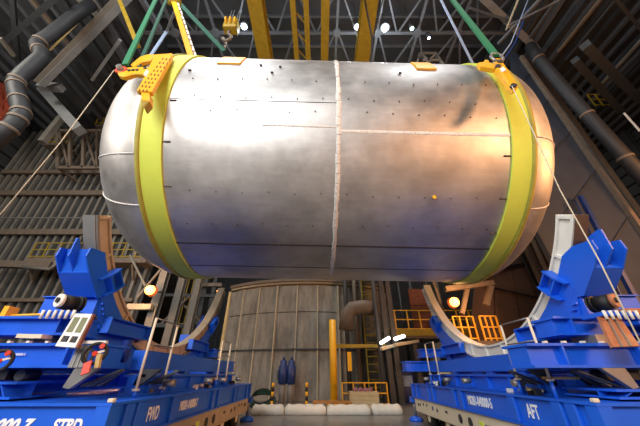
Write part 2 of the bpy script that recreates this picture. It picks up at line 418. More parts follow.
for x, hw in ((-2.9, .36), (3.2, .3)):            # yellow pads on top of the barrel
    t = th_of(65); b = MB(); vs = []
    for i in range(5):
        tt = t - .06 + .05 * i
        for xq in (x - hw, x + hw):
            vs.append(srf(xq, tt, TR + .05))
            vs.append(srf(xq, tt, TR + .002))
    fs = []
    for i in range(4):
        a = i * 4; fs += [(a, a + 2, a + 6, a + 4), (a, a + 4, a + 5, a + 1), (a + 2, a + 3, a + 7, a + 6)]
    fs += [(0, 1, 3, 2), (16, 18, 19, 17)]
    b.add(vs, fs).build('yellow_pad', 'yellow', tank)
tank.rotation_euler = (0, R(0.75), YAW)

# ================================================================ LIFTING GEAR
TH = R(10); NRM = Vector((0, -math.cos(TH), math.sin(TH)))
def on_plane(px, py, r, th=TH):
    n = Vector((0, -math.cos(th), math.sin(th))); c = Vector((0, TY, TZ)) + n * r; o = Vector((0, 0, CZ))
    d = (at(px, py, Y=10) - o); t = (c - o).dot(n) / d.dot(n); return o + d * t
def plate(pts, r, th, thick, name, m, parent):
    n = Vector((0, -math.cos(th), math.sin(th)))
    o = MB().prism([on_plane(x, y, r, th) for x, y in pts], -n * thick).build(name, m, parent); bevel(o, .02, 1); return o
lb = empty('lifting_bracket', on_plane(145, 90, 4.8), 'yellow lifting bracket with a triangular arm on the left tank band', 'lifting bracket')
plate([(172.5, 53), (170, 58.5), (151.5, 91.5), (136, 90.5), (142, 80), (145.5, 73), (150, 63), (154, 54.3)], 4.55, TH, .13, 'main_plate', 'yellow', lb)
plate([(154.5, 54), (150.8, 60.2), (142, 61.5), (134, 67.2), (130, 64.5), (139.6, 56.6), (148, 54)], 4.53, TH, .12, 'upper_arm', 'yellow', lb)
plate([(148.5, 66.5), (144.8, 73.8), (134, 73.5), (124, 76.5), (118.5, 75), (116.5, 71), (119, 68), (125, 67.3)], 4.54, TH, .12, 'lower_arm', 'yellow', lb)
plate([(141, 92), (149.5, 92.5), (149.5, 100.5), (140.5, 99.5)], 4.52, TH, .2, 'foot', 'yellow', lb)
plate([(140.5, 100), (149.5, 101), (143.5, 107)], 4.5, TH, .2, 'foot_tip', 'yellow_old', lb)
for k in range(9):
    for j in range(3):
        x = 163.5 - k * 2.9 + j * 3.6 - .3; y = 58 + k * 3.9 + j * .35
        a = on_plane(x, y, 4.556); b_ = on_plane(x - 1.0, y + 1.6, 4.556)
        MB().bar(a, b_, .022, .02).build('slot', 'red_frame', lb)
for x, y in ((129, 70.3), (133, 70), (137, 69.8), (145, 68)):
    q = on_plane(x, y, 4.55); MB().cyl(q, NRM, .045, .03, 10).build('pin', 'dark_steel', lb)
q = on_plane(148.5, 71, 4.552); MB().bar(q, on_plane(145.5, 76.5, 4.552), .12, .02).build('decal', 'white', lb)
q = on_plane(121, 70, 4.54); MB().cyl(q, NRM, .07, .26, 12).build('shackle_pin', 'grey_steel', lb)
MB().tube([q + Vector((math.cos(a) * .13, 0, math.sin(a) * .13)) for a in [k * math.pi / 5 for k in range(10)]], .035, 6, closed=True).build('shackle', 'red', lb)
EL = q
TH2 = R(14)
rb = empty('lifting_bracket', on_plane(510, 80, 4.7, TH2), 'yellow lifting bracket curving along the right tank band', 'lifting bracket')
plate([(495, 58), (501, 57.8), (506, 66), (518.7, 85), (515, 88.4), (508.7, 83.7), (503, 75), (496.4, 67.5)], 4.56, TH2, .16, 'main_plate', 'yellow', rb)
plate([(477.8, 62.3), (484, 61.5), (485, 59.3), (489, 60), (490, 62.5), (494.6, 63.8), (495.8, 68), (490, 67), (480.6, 65.5)], 4.54, TH2, .14, 'upper_arm', 'yellow', rb)
for x, y in ((500, 62), (498, 66.5), (513.5, 86)): MB().cyl(on_plane(x, y, 4.57, TH2), NRM, .07, .08, 10).build('pin', 'dark_steel', rb)
MB().bar(on_plane(500.5, 68.5, 4.566, TH2), on_plane(503, 72, 4.566, TH2), .14, .02).build('decal', 'white', rb)
q = on_plane(497, 57.5, 4.6, TH2); MB().tube([q + Vector((math.cos(a) * .16, 0, math.sin(a) * .2)) for a in [k * math.pi / 5 for k in range(10)]], .045, 6, closed=True).build('shackle', 'grey_steel', rb)
ER = q
def strap(name, m, pts, wd, th, label, cat='sling', wob=0):
    b = MB()
    for a, c in zip(pts[:-1], pts[1:]): b.bar(a, c, wd, th, (0, -1, .2))
    return tag(b.build(name, m), label, cat)
strap('lifting_sling', 'green_sling', [EL + Vector((0.05, -.02, .2)), at(164, -18, Y=6.0)], .15, .06, 'green web sling from the left bracket shackle, left one of the pair')
strap('lifting_sling', 'green_dark', [EL + Vector((.3, .12, .3)), at(173, -16, Y=6.4)], .1, .06, 'green web sling from the left bracket shackle, right one of the pair')
strap('lifting_sling', 'green_dark', [at(180, 4, Y=7.7), at(224, 51, Y=9)], .28, .06, 'dark green sling running down behind the hook block')
strap('lifting_sling', 'green_sling', [ER + Vector((0, 0, .1)), at(440, -16, Y=6)], .19, .07, 'green web sling rising from the right bracket')
strap('lifting_sling', 'blue_sling', [at(151, 55, Y=9.6), at(167, 31, Y=9.4)], .22, .06, 'pale blue sling behind the left bracket')
strap('lifting_sling', 'grey', [at(167, 31, Y=9.4), at(178, 3, Y=7.7)], .26, .05, 'grey sling above the pale blue one, left of the yellow leg')
strap('lifting_sling', 'blue_sling', [at(474, 66, Y=9.8), at(440, -2, Y=8)], .14, .06, 'pale blue sling behind the right bracket')
strap('hose', 'blue_sling', [at(501, 57, Y=8), at(511, 43, Y=8.2), at(531, -8, Y=8.4)], .05, .05, 'thin pale hose rising just right of the right bracket', 'hose')
strap('hose', 'machine_blue', [at(505, 58, Y=8), at(515, 43, Y=8.2), at(528, 8, Y=8.35)], .08, .08, 'dark blue hose rising right of the pale one', 'hose')
lg = empty('spreader_beam', at(195, 57, Y=8.6), 'yellow spreader beam with white edging slanting down to the tank top', 'beam')
a0, a1 = at(169, -14, Y=7.6), at(191.5, 58, Y=7.4)
MB().bar(a0, a1, .26, .2, (0, 1, 0)).build('bar', 'yellow', lg)
b0, b1 = at(174.5, -8, Y=7.55), at(196.5, 59, Y=7.35)
b = MB(); n = 14
for k in range(n):
    p = b0.lerp(b1, k / n); p2 = b0.lerp(b1, (k + .75) / n); b.bar(p + Vector((random.uniform(-.03, .03), 0, 0)), p2, .09, .08, (0, 1, 0))
b.build('edge_strip', 'white', lg)
tag(MB().cyl(at(174, 1, Y=7.5), (1, 0, 0), .22, .7, 12).build('spreader_hub', 'yellow_old'), 'yellow hub at the top of the spreader leg', 'hub')
tag(MB().tube([EL + Vector((-.12, -.05, -.1)), at(60, 143, Y=4.6), at(-6, 222, Y=4.3)], .011, 6).build('tag_line', 'rope'), 'thin pale tag line running from the left bracket down the left wall', 'rope')
tag(MB().tube([on_plane(512, 86, 4.7, TH2), at(560, 190, Y=4.1), at(600, 262, Y=3.9), at(645, 352, Y=3.7)], .010, 6).build('tag_line', 'rope'), 'thin pale tag line in front of the right cradle pylon', 'rope')

# ================================================================ TRANSPORTERS
def transporter(s, xin, code, word):
    side = 'left' if s < 0 else 'right'
    x = lambda d: s * (xin + d)                # d metres outboard of the inner face
    def bx(b, d0, d1, y0, y1, z0, z1):
        a, c = sorted((x(d0), x(d1))); return b.box(a, c, y0, y1, z0, z1)
    W = 4.6; Y0, Y1 = 4.4, 13.1; ZB, ZT = .80, 1.265
    # --- base frame
    fr = empty('base_frame', (x(W / 2), 8.7, ZB), f'long blue girder frame marked {word}, lying on the {side} white carrier', 'frame')
    bx(MB(), 0, W, Y0, Y1, ZT - .035, ZT).build('top_flange', 'blue', fr)
    bx(MB(), 0, W, Y0, Y1, ZB, ZB + .035).build('bottom_flange', 'blue', fr)
    for d0, d1 in ((.07, .1), (W - .1, W - .07)): bx(MB(), d0, d1, Y0 + .1, Y1 - .1, ZB + .036, ZT - .036).build('side_web', 'blue', fr)
    for y0 in (Y0 + .06, Y1 - .09): bx(MB(), .101, W - .101, y0, y0 + .03, ZB + .036, ZT - .036).build('end_web', 'blue', fr)
    ys = [Y0 + .02, 4.8, 5.08, 6.25, 8.5, 8.95, 10.6, 11.0, 12.3, Y1 - .25]
    for y in ys:
        bevel(bx(MB(), .008, .069, y, y + .2, ZB + .036, ZT - .036).build('stiffener', 'blue', fr), .01, 1)
    for d in (.0, 1.55, 3.0, 4.35):
        bx(MB(), d + .01, d + .2, Y0 + .005, Y0 + .059, ZB + .036, ZT - .036).build('stiffener', 'blue', fr)
    bevel(bx(MB(), .01, .09, Y0 + .01, Y0 + .09, ZT + .001, ZT + .05).build('corner_lug', 'cream', fr), .01, 1)
    # writing on the inner side and on the near end
    zl = 1.01; rz = R(90) if s < 0 else R(-90)
    def side_text(t, size, y, z, xs=1.0):
        return lettering(t, size, (x(.062 if t != '' else 0), y, z), (R(90), 0, rz), fr, xs=xs, bold=.006)
    if s > 0:
        side_text('M8281-040000-5', .26, 8.3, .955, .62); side_text('AFT', .29, 6.02, .935, .62)
    else:
        side_text('FWD', .27, 5.5, .935, .62); side_text('M8281-040000-7', .22, 6.7, .965, .6)
    if s < 0:
        lettering('M8281-040000-7', .19, (-3.79, Y0 + .053, .955), (R(90), 0, 0), fr, shear=.35, bold=.009, align='RIGHT')
        lettering('STBD', .19, (-3.48, Y0 + .053, .955), (R(90), 0, 0), fr, shear=.2, bold=.008, xs=.82)
    # --- white carrier underneath
    cr = empty('carrier', (x(W / 2), 8.7, 0), f'white wheeled carrier under the {side} blue frame', 'transporter')
    a = bx(MB(), .06, W - .06, Y0 + .1, Y1 - .15, .36, ZB - .001).build('body', 'cream' if s > 0 else 'cream_worn', cr); bevel(a, .03)
    for k in range(5):
        for d in (.45, W - .45):
            yy = 5.3 + k * 1.65
            for e in (-.16, .16):
                ty = MB().cyl((x(d + e), yy, .29), (1, 0, 0), .288, .22, 20).build('tyre', 'rubber', cr)
                MB().cyl((x(d + e), yy, .29), (1, 0, 0), .15, .24, 14).build('hub', 'cream', ty)
            bx(MB(), d - .05, d + .05, yy - .1, yy + .1, .29, .45).build('axle_leg', 'dark_steel', cr)
    for y, z, r in ((8.95, .58, .1), (8.4, .57, .1)):
        o = MB().cyl((x(.055), y, z), (1, 0, 0), r, .03, 20).build('round_vent', 'dark_steel', cr)
    for y, z, r in ((12.3, .62, .05), (11.9, .66, .045), (11.55, .66, .045), (11.0, .62, .06), (10.6, .6, .05), (7.0, .55, .07), (12.5, .6, .05)):
        MB().cyl((x(.055), y, z), (1, 0, 0), r, .02, 12).build('port', 'machine_blue' if r > .055 else 'dark_steel', cr)
    bx(MB(), .05, .06, 7.75, 7.95, .56, .66).build('sticker', 'lime', cr)
    bx(MB(), .05, .06, 7.3, 7.7, .58, .62).build('sticker', 'grey', cr)
    bx(MB(), .05, .06, 9.8, 9.95, .6, .66).build('sticker', 'dark_steel', cr)
    # corner jack
    jk = empty('jack_foot', (x(.15), Y1 + .2, 0), f'blue jack foot standing on the floor at the far end of the {side} frame', 'jack')
    MB().tube([(x(.12), Y1 + .22, 0), (x(.12), Y1 + .22, .1), (x(.12), Y1 + .22, .17), (x(.12), Y1 + .22, .18)], [.26, .26, .12, .05], 18).build('pad', 'blue', jk)
    MB().cyl((x(.12), Y1 + .22, .48), (0, 0, 1), .06, .6, 12).build('screw', 'grey_steel', jk)
    bx(MB(), -.02, .26, Y1 + .01, Y1 + .3, .62, .8).build('bracket', 'blue', jk)
    # --- near and far cross beams, decks (cradle sub-frame)
    sf = empty('cradle_frame', (x(2), 8.7, ZT), f'blue frame of stacked cross beams carrying the {side} cradle', 'frame')
    xo = W + .6
    def ibx(d0, y0, y1, z0, z1, nm, m='blue', stiff=None, sk=.0):
        # channel like beam along X whose inner end is raked
        t = .04
        p = [(x(d0 + sk), y0, z0), (x(d0), y0, z1), (x(xo), y0, z1), (x(xo), y0, z0)]
        MB().prism([Vector(q) + Vector((0, .1, 0)) for q in p], (0, y1 - y0 - .2, 0)).build(nm, m, sf)
        bx(MB(), d0 - .03, xo, y0, y1, z1 + .001, z1 + t).build('flange', m, sf)
        bx(MB(), d0 + sk - .03, xo, y0, y1, z0 - t, z0 - .001).build('flange', m, sf)
        for d in stiff or ():
            bx(MB(), d, d + .03, y0 + .005, y0 + .099, z0 + .001, z1 - .001).build('stiffener', m, sf)
    g = 3.35 - xin     # offset of the beam's inner end
    gB = g + .1 if s < 0 else g - .05
    for y0, y1 in ((4.75, 5.45), (11.9, 12.6)):
        ibx(gB, y0, y1, 1.72, 1.98, 'beam', stiff=(gB + .5, gB + 1.7))
        ibx(gB + .75, y0 + .2, y1 + .15, 2.2, 2.42, 'upper_beam', stiff=(gB + 1.0, gB + 2.2))
    for yy, s0 in ((4.85, 1), (12.1, 1)):
        for d in (gB + 1.2, gB + 2.3, gB + 3.4):
            bx(MB(), d, d + .22, yy, yy + .5, 2.022, 2.158).build('spacer', 'grey_steel', sf)
    # lower ledge on the frame with ribs
    for y0, y1 in ((4.6, 5.6), (11.7, 12.7)):
        bx(MB(), gB + .9, xo, y0, y1, 1.29, 1.32).build('ledge', 'blue', sf)
        zl_ = 1.47 if s < 0 else 1.38
        bx(MB(), gB + .9, xo, y0, y1, zl_, zl_ + .03).build('ledge', 'blue', sf)
        bx(MB(), gB + .9, xo, y0 + .3, y0 + .33, 1.321, zl_ - .001).build('ledge_web', 'blue', sf)
        for d in (1.0, 1.35, 1.8, 2.4, 3.0):
            MB().prism([(x(gB + d), y0 + .02, 1.322), (x(gB + d + .13), y0 + .02, zl_ - .002), (x(gB + d + .15), y0 + .02, zl_ - .002), (x(gB + d + .03), y0 + .02, 1.322)], (0, .27, 0)).build('ledge_rib', 'blue', sf)
    # two long beams on each side of the ring
    for d0 in (.35, 3.2):
        bx(MB(), d0, d0 + .4, 5.65, 11.6, 1.27, 1.3).build('long_flange', 'blue', sf)
        bx(MB(), d0, d0 + .4, 5.65, 11.6, 1.55, 1.59).build('long_flange', 'blue', sf)
        bx(MB(), d0 + .1, d0 + .3, 5.65, 11.6, 1.301, 1.549).build('long_web', 'blue', sf)
        for k in range(7): bx(MB(), d0 + .02, d0 + .099, 5.9 + k * .9, 5.94 + k * .9, 1.301, 1.549).build('stiffener', 'blue', sf)
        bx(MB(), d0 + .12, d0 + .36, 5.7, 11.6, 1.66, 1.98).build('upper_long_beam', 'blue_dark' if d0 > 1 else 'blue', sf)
    # mid cross beams
    for y in (6.4, 7.6, 9.6, 10.8):
        bx(MB(), .5, W, y, y + .3, 1.6, 1.655).build('cross_tie', 'blue', sf)
    for y in (6.1, 8.2, 9.4, 11.2):
        MB().tube([(x(.2), y, 1.45), (x(-.0), y, 1.45)], .06, 10).build('tie_pin', 'grey_steel', sf)
    # white end lugs & fittings
    for k in range(6): bx(MB(), gB + .25 + k * .3 , gB + .3 + k * .3, 4.74, 4.8, 2.021, 2.05).build('bolt', 'white', sf)
    # wedge brackets hanging under the near beam
    for i, (d, m, ye) in enumerate(((.56, 'grey_steel', 0), (.1, 'dark_steel', .95))):
        wq = empty('wedge_bracket', (x(d), 5.0 + ye, 1.3), (f'light grey wedge plate under the {side} near cross beam' if i == 0 else f'dark ribbed wedge inboard of the light one, {side} side'), 'bracket')
        MB().prism([(x(d), 4.7 + ye, 1.675), (x(d + .36), 4.7 + ye, 1.675), (x(d + .43), 4.7 + ye, 1.43), (x(d + .33), 4.7 + ye, 1.41)], (0, .08, 0)).build('face_plate', m, wq)
        for k in range(5):
            MB().bar((x(d - .26 + k * .06), 4.86 + ye + k * .1, 1.65), (x(d + .3), 4.9 + ye + k * .12, 1.44), .05, .03).build('slat', 'grey' if k % 2 else 'dark_steel', wq)
    # dark rollers/boxes between base and beam
    for k in range(4):
        d = gB + 1.15 + k * .75
        rl = empty('roller_unit', (x(d), 5.2, 1.51), f'roller unit between ledge and beam of the {side} frame, {("innermost", "second from inside", "third from inside", "outermost")[k]}', 'roller', f'roller units of the {side} frame')
        MB().cyl((x(d + .1), 5.1, 1.585), (0, 1, 0), .08, .3, 14).build('roller', 'dark_steel', rl)
        bx(MB(), d + .25, d + .5, 4.9, 5.3, 1.52, 1.66).build('housing', 'grey' if k % 2 else 'black', rl)
        bx(MB(), d + .52, d + .58, 4.85, 5.2, 1.52, 1.66).build('plate', 'red_frame' if k == 1 else 'wood', rl)
    return fr, sf
transporter(-1, 2.76, '', 'FWD and STBD')
transporter(1, 3.66, '', 'AFT')

# ---------------------------------------------------------------- ring cradles
def cradle(s, X, yc, m_ring, m_fl):
    side = 'left' if s < 0 else 'right'; zc = 6.6; RI = 4.3; RO = 4.68; Wd = .30
    look = 'grey weathered' if s < 0 else 'white'
    root = empty('ring_cradle', (s * X, yc, 1.6), f'{look} half ring cradle in a blue saddle, {side} of the picture', 'cradle')
    sx = lambda d: s * (X + d)
    A0, A1 = R(-28 if s < 0 else -31), R(-180 + 20)
    def pt(a, r, d): return (sx(d), yc - r * math.cos(a) , zc + r * math.sin(a))
    def arc(a0, a1, r0, r1, d0, d1, n, nm, m, par=root):
        vs = []
        for i in range(n + 1):
            a = a0 + (a1 - a0) * i / n
            vs += [pt(a, r0, d0), pt(a, r1, d0), pt(a, r1, d1), pt(a, r0, d1)]
        fs = []
        for i in range(n):
            for j in range(4):
                q = (i * 4 + j, i * 4 + (j + 1) % 4, (i + 1) * 4 + (j + 1) % 4, (i + 1) * 4 + j); fs.append(q if s < 0 else q[::-1])
        fs += [(3, 2, 1, 0) if s < 0 else (0, 1, 2, 3), tuple(n * 4 + j for j in ((0, 1, 2, 3) if s < 0 else (3, 2, 1, 0)))]
        return MB().add(vs, fs).build(nm, m, par)
    arc(A0, A1, RI, RI + .05, 0, Wd, 64, 'inner_flange', m_ring)
    web = arc(A0, A1, RI + .051, RO - .061, .05, .09, 64, 'ring_web', m_ring)
    arc(A0, A1, RO - .06, RO, 0, Wd, 64, 'outer_flange', m_fl)
    n = 13
    for k in range(n):
        a = A0 + (A1 - A0) * (k + .02 + (.0 if k else .02)) / (n - .7)
        arc(a, a - .012, RI + .052, RO - .062, .0, .049, 1, 'ring_rib', m_ring, web)
        arc(a, a - .012, RI + .052, RO - .062, .091, Wd - .01, 1, 'ring_rib', m_ring, web)
    # rubber lining on the near outer flange face and edge strip
    arc(A0 , A0 - .26, RO + .001, RO + .02, .03, Wd - .02, 10, 'facing_strip', 'brown' if s > 0 else 'grey')
    # saddle plates below the ring
    zb = 2.02
    def saddle(d0, d1, nm, a0, a1):
        pts = []; N = 36
        for i in range(N + 1):
            a = a0 + (a1 - a0) * i / N; pts.append((yc - (RO + .004) * math.cos(a), zc + (RO + .004) * math.sin(a)))
        b = MB()
        for i in range(N):                         # strips down to the lower edge, stepped diagonal outside
            (y0, z0), (y1, z1) = pts[i], pts[i + 1]
            lo0 = low(y0); lo1 = low(y1)
            if z0 - lo0 < .02 and z1 - lo1 < .02: continue
            q = [(y0, z0), (y1, z1), (y1, min(lo1, z1 - .01)), (y0, min(lo0, z0 - .01))]
            b.prism([(sx(d0), a, c) for a, c in q], (s * (d1 - d0), 0, 0))
        b.build(nm, 'blue', root)
    def low(y):
        return 1.70
    saddle(.06, .1, 'saddle_plate', R(-52), R(-128))
    saddle(.42, .46, 'saddle_plate', R(-52), R(-128))
    for a in range(-50, -134, -12):
        y = yc - RO * math.cos(R(a)); z = zc + RO * math.sin(R(a))
        if z - 2.03 > .06: MB().box(*sorted((sx(.105), sx(.415))), y - .015, y + .015, 1.705, z - .03).build('saddle_rib', 'blue', root)
    # pylons near and far: leaning boxes that hug the ring
    pd = .09 if s < 0 else .0
    py0, pz0 = (-.04, -.03) if s < 0 else (-.18, -.16)
    for sg, nm in ((-1, 'near'), (1, 'far')):
        def Y_(r): return yc - sg * (r + py0) if sg > 0 else yc + r + py0
        def pr(pts, d0, d1, name, m='blue'):
            d0 += pd * (d0 > .1); d1 += pd * (d1 > .1)
            return MB().prism([(sx(d0), Y_(a), c + pz0) for a, c in pts], (s * (d1 - d0), 0, 0)).build(name, m, root)
        def rg(z, r): return -math.sqrt(r * r - (zc - z - pz0) ** 2) - py0
        arcp = [(rg(z, 4.56), z) for z in (3.75, 3.5, 3.2, 2.95, 2.7)]
        pr([(-3.95, 3.6), (-3.93, 3.78), (-3.54, 3.83)] + arcp + [(-2.3, 2.42), (-2.9, 2.42), (-3.05, 2.65), (-3.15, 2.98), (-3.3, 2.97), (-3.73, 3.34)], -.035, -.004, 'side_plate')
        out = [(rg(z, 4.74), z) for z in (3.95, 3.7, 3.34, 3.0)]
        pr([(-3.95, 3.6), (-3.95, 3.98), (-3.90, 4.0)] + [q for q in out if q[0] > -3.88 and q[1] > 3.3] + [(-3.69, 3.38)], .22, .25, 'fin')
        pr([(-3.95, 3.6), (-3.93, 3.78), (-3.6, 3.85), (-3.25, 3.4), (-2.9, 2.9), (-2.6, 2.42), (-3.3, 2.97), (-3.73, 3.34)], .46, .49, 'fin')
        pr([(-3.73, 3.34), (-3.71, 3.37), (-3.28, 3.0), (-3.3, 2.97)], -.003, .459, 'front_plate')
        for d0, d1 in ((-.003, .219), (.251, .459)): pr([(-3.70, 3.345), (-3.67, 3.345), (rg(3.80, 4.75) , 3.80), (rg(3.80, 4.75) - .03, 3.80)], d0, d1, 'pocket_plate')
        pr([(-3.2, 2.66), (-3.2, 2.96), (-3.18, 2.98), (-3.0, 2.98), (-3.0, 2.66)], .0, 1.0, 'shelf_box')
        pr([(-3.25, 2.981), (-3.25, 3.0), (-3.02, 3.0), (-3.02, 2.981)], .0, 1.02, 'shelf_plate')
        pr([(-3.6, 2.45), (-3.6, 2.5), (-2.5, 2.5), (-2.5, 2.45)], .36, 1.1, 'motor_shelf')
        pr([(-3.0, 2.03), (-3.0, 2.449), (-2.6, 2.449), (-2.6, 2.03)], .0, 1.0, 'support_box')
        for k in range(3): pr([(-3.13 + k * .07, 2.90 - k * .09), (-3.02 + k * .07, 2.90 - k * .09), (-3.02 + k * .07, 2.86 - k * .09), (-3.13 + k * .07, 2.86 - k * .09)], -.08, -.036, 'step_tooth')
        pr([(-2.87, 2.38), (-2.87, 2.64), (-1.32, 2.64), (-1.32, 2.38)], -.07, -.04, 'knee_web')
        for z0 in (2.355, 2.641): pr([(-2.87, z0), (-2.87, z0 + .025), (-1.32, z0 + .025), (-1.32, z0)], -.2, -.002, 'knee_flange')
        for a_ in (-2.86, -1.35): pr([(a_, 2.381), (a_, 2.639), (a_ + .03, 2.639), (a_ + .03, 2.381)], -.2, -.071, 'knee_end')
        # clamp box on the ring web
        a = R(-46 if s < 0 else -49) if sg < 0 else R(-135)
        cy_, cz_ = yc - (RI + .24) * math.cos(a), zc + (RI + .24) * math.sin(a)
        cb = MB(); dd = Vector((0, -math.cos(a), math.sin(a))); tt = Vector((0, math.sin(a), math.cos(a)))
        def fr3(u, v, d): return Vector((sx(d), cy_, cz_)) + dd * u + tt * v
        MB().prism([fr3(-.14, -.165, -.041), fr3(-.11, -.165, -.041), fr3(-.11, -.165, -.2), fr3(-.14, -.165, -.2)], tt * .33).build('clamp_end', 'blue', root)
        for v0 in (-.2, .17):
            MB().prism([fr3(-.16, v0, -.01), fr3(.3, v0, -.01), fr3(.3, v0, -.12), fr3(.12, v0, -.22), fr3(-.16, v0, -.22)], tt * .035).build('clamp_plate', 'blue', root)
        MB().prism([fr3(-.1, -.165, -.012), fr3(.42, -.165, -.012), fr3(.42, -.165, -.04), fr3(-.1, -.165, -.04)], tt * .33).build('clamp_back', 'blue', root)
        MB().prism([fr3(.12, -.165, -.041), fr3(.16, -.165, -.041), fr3(.16, -.165, -.2), fr3(.12, -.165, -.2)], tt * .33).build('clamp_rib', 'blue', root)
    return root
CL = cradle(-1, 4.56, 8.95, 'cream_worn', 'grey')
CRt = cradle(1, 4.78, 8.45, 'white', 'white')

# ---------------------------------------------------------------- fittings on the near ends
def motor(px, py, Y, label, s):
    p = at(px, py, Y=Y); g = empty('gear_motor', p, label, 'motor')
    MB().cyl(p + Vector((0, .12, 0)), (.35 * -s, 1, 0), .12, .2, 24).build('housing', 'black', g)
    MB().cyl(p + Vector((0, -.04, 0)), (.35 * -s, 1, 0), .105, .05, 24).build('face_disc', 'white' if s < 0 else 'rust_plate', g)
    MB().cyl(p + Vector((0, -.07, 0)), (.35 * -s, 1, 0), .04, .05, 12).build('hub', 'black', g)
    MB().box(p.x - .25, p.x + .3, p.y + .02, p.y + .4, p.z - .22, p.z - .16).build('base_plate', 'blue', g)
    for k in range(6): MB().cyl((p.x - .22 + k * .1, p.y, p.z - .21), (0, 0, 1), .022, .13, 8).build('bolt', 'white', g)
    for k in range(2): MB().cyl(p + Vector((-.35 * s, 1, 0)).normalized() * (.24 + k * .05), (.35 * -s, 1, 0), .13, .025, 20).build('cooling_fin', 'black', g)
    return g
motor(62, 301, 4.6, 'black gear motor with white disc on the left cradle shelf', -1)
motor(612, 301, 4.45, 'black gear motor with rusty disc on the right cradle shelf', 1)
def ramp(pts, Y0, Y1, m, m2, label, windows):
    # sloping plate with windows; pts: pixel quad top-left, top-right, bottom-right, bottom-left
    q = [at(*pts[0], Y=Y1), at(*pts[1], Y=Y1), at(*pts[2], Y=Y0), at(*pts[3], Y=Y0)]
    g = empty('slanted_plate', q[3], label, 'plate')
    e = Vector((0, .05, -.01))
    def lp(u, v): return q[0].lerp(q[1], u).lerp(q[3].lerp(q[2], u), v)
    if not windows:
        MB().prism(q, e).build('plate', m, g)
        for u in (.3, .62): MB().prism([lp(u, 0) - e * .3, lp(u + .07, 0) - e * .3, lp(u + .07, 1) - e * .3, lp(u, 1) - e * .3], e * .28).build('rail', 'grey_steel', g)
        return
    for u0, u1 in ((0, .1), (.46, .56), (.9, 1)): MB().prism([lp(u0, 0), lp(u1, 0), lp(u1, 1), lp(u0, 1)], e).build('frame_bar', m, g)
    for v0, v1 in ((0, .12), (.6, .7), (.88, 1)):
        for u0, u1 in ((.101, .459), (.561, .899)): MB().prism([lp(u0, v0), lp(u1, v0), lp(u1, v1), lp(u0, v1)], e).build('frame_bar', m, g)
    for u0, u1 in ((.101, .459), (.561, .899)): MB().prism([lp(u0, .121), lp(u1, .121), lp(u1, .599), lp(u0, .599)], e * .5).build('panel', m2, g)
    for u0, u1 in ((.16, .4), (.62, .84)): MB().prism([lp(u0, .72), lp(u1, .72), lp(u1, .86), lp(u0, .86)], e * .5).build('dark_window', 'black', g)
    MB().prism([lp(1.0, .0), lp(1.12, .0), lp(1.12, 1), lp(1.0, 1)], e).build('side_strip', 'rust', g)
ramp([(75, 313.5), (92, 314), (75, 347.5), (55, 346)], 4.3, 4.6, 'white', 'olive', 'white slanted frame with olive panels over the left cross beams', True)
ramp([(598, 314), (618, 314), (640, 346), (613, 347)], 4.3, 4.55, 'rust_plate', 'rust', 'rust-stained slanted plate over the right cross beams', False)
ramp([(78, 345), (89, 345), (82, 367.5), (67, 367.5)], 4.35, 4.5, 'grey', 'grey', 'grey slanted equipment box beside the hand wheel', False)
def wheel(px, py, Y, r, label):
    p = at(px, py, Y=Y); g = empty('hand_wheel', p, label, 'hand wheel')
    u, v = Vector((.85, .5, 0)), Vector((.1, 0, 1)).normalized()
    MB().tube([p + (u * math.cos(a) + v * math.sin(a)) * r for a in [k * math.pi / 12 for k in range(24)]], r * .2, 8, closed=True).build('rim', 'black', g)
    for k in range(3):
        a = k * 2.094 + .4; MB().bar(p, p + (u * math.cos(a) + v * math.sin(a)) * r * .9, .03).build('spoke', 'white' if k == 0 else 'black', g)
    MB().cyl(p, u.cross(v), r * .25, .06, 12).build('hub', 'red', g)
    c = p + (u * .5 + v * .75) * r; MB().cyl(c + Vector((0, -.03, 0)), (0, 1, 0), r * .28, .02, 10).build('tag', 'red', g)
    return p
pw = wheel(95, 353.5, 4.4, .13, 'black hand wheel with red tag on the left near cross beam')
wheel(-1, 361, 4.3, .13, 'black hand wheel with red marks at the left picture edge')
tag(MB().bar(at(88, 362, Y=4.35), at(85, 374, Y=4.3), .1, .02, (0, 1, 0)).build('warning_tag', 'red'), 'red warning tag hanging below the left hand wheel', 'tag')
tag(MB().bar(at(100, 354, Y=4.42), at(97, 368, Y=4.42), .06, .05).build('lever', 'wood'), 'brown lever beside the left hand wheel', 'lever')
tag(MB().cyl(at(125, 351, Y=6.0), (1, .35, 0), .2, .12, 28).build('end_disc', 'blue_dark'), 'dark violet round disc on the left frame inside the hand wheel', 'disc')
tag(MB().bar(at(81, 342.3, Y=4.5), at(107, 342.3, Y=4.5), .05, .04).build('rod', 'white'), 'white rod lying on the left cross beam', 'rod')
tag(MB().bar(at(22, 336.5, Y=4.85), at(47, 337, Y=4.85), .2, .06).build('shim_plate', 'cream'), 'pale plate between the two left cross beams', 'plate')
tag(MB().tube([at(1, 316, Y=5.2), at(60, 314, Y=5.2)], .025, 6).build('safety_rail', 'yellow'), 'thin yellow rail above the left cross beam', 'rail')
o = MB().box(*sorted((at(17, 300, Y=5.25).x, at(22, 300, Y=5.25).x)), 5.1, 5.3, 2.46, 2.46 + .2); tag(o.build('bollard', 'yellow'), 'yellow block standing on the left upper cross beam', 'bollard')
tag(MB().box(at(620, 313, Y=4.9).x, at(640, 313, Y=4.9).x + .6, 4.8, 5.0, 2.47, 2.56).build('timber', 'rust_plate'), 'orange-brown timber lying on the right upper cross beam', 'timber')
lettering('M8281-040000-5', .055, (at(541, 331, X=4.72)), (R(90), 0, R(-90)), CRt)
lettering('TEST-040000-5', .05, at(5, 355.5, Y=4.82), (R(90), 0, 0), [o for o in bpy.data.objects if o.name == 'cradle_frame'][0])
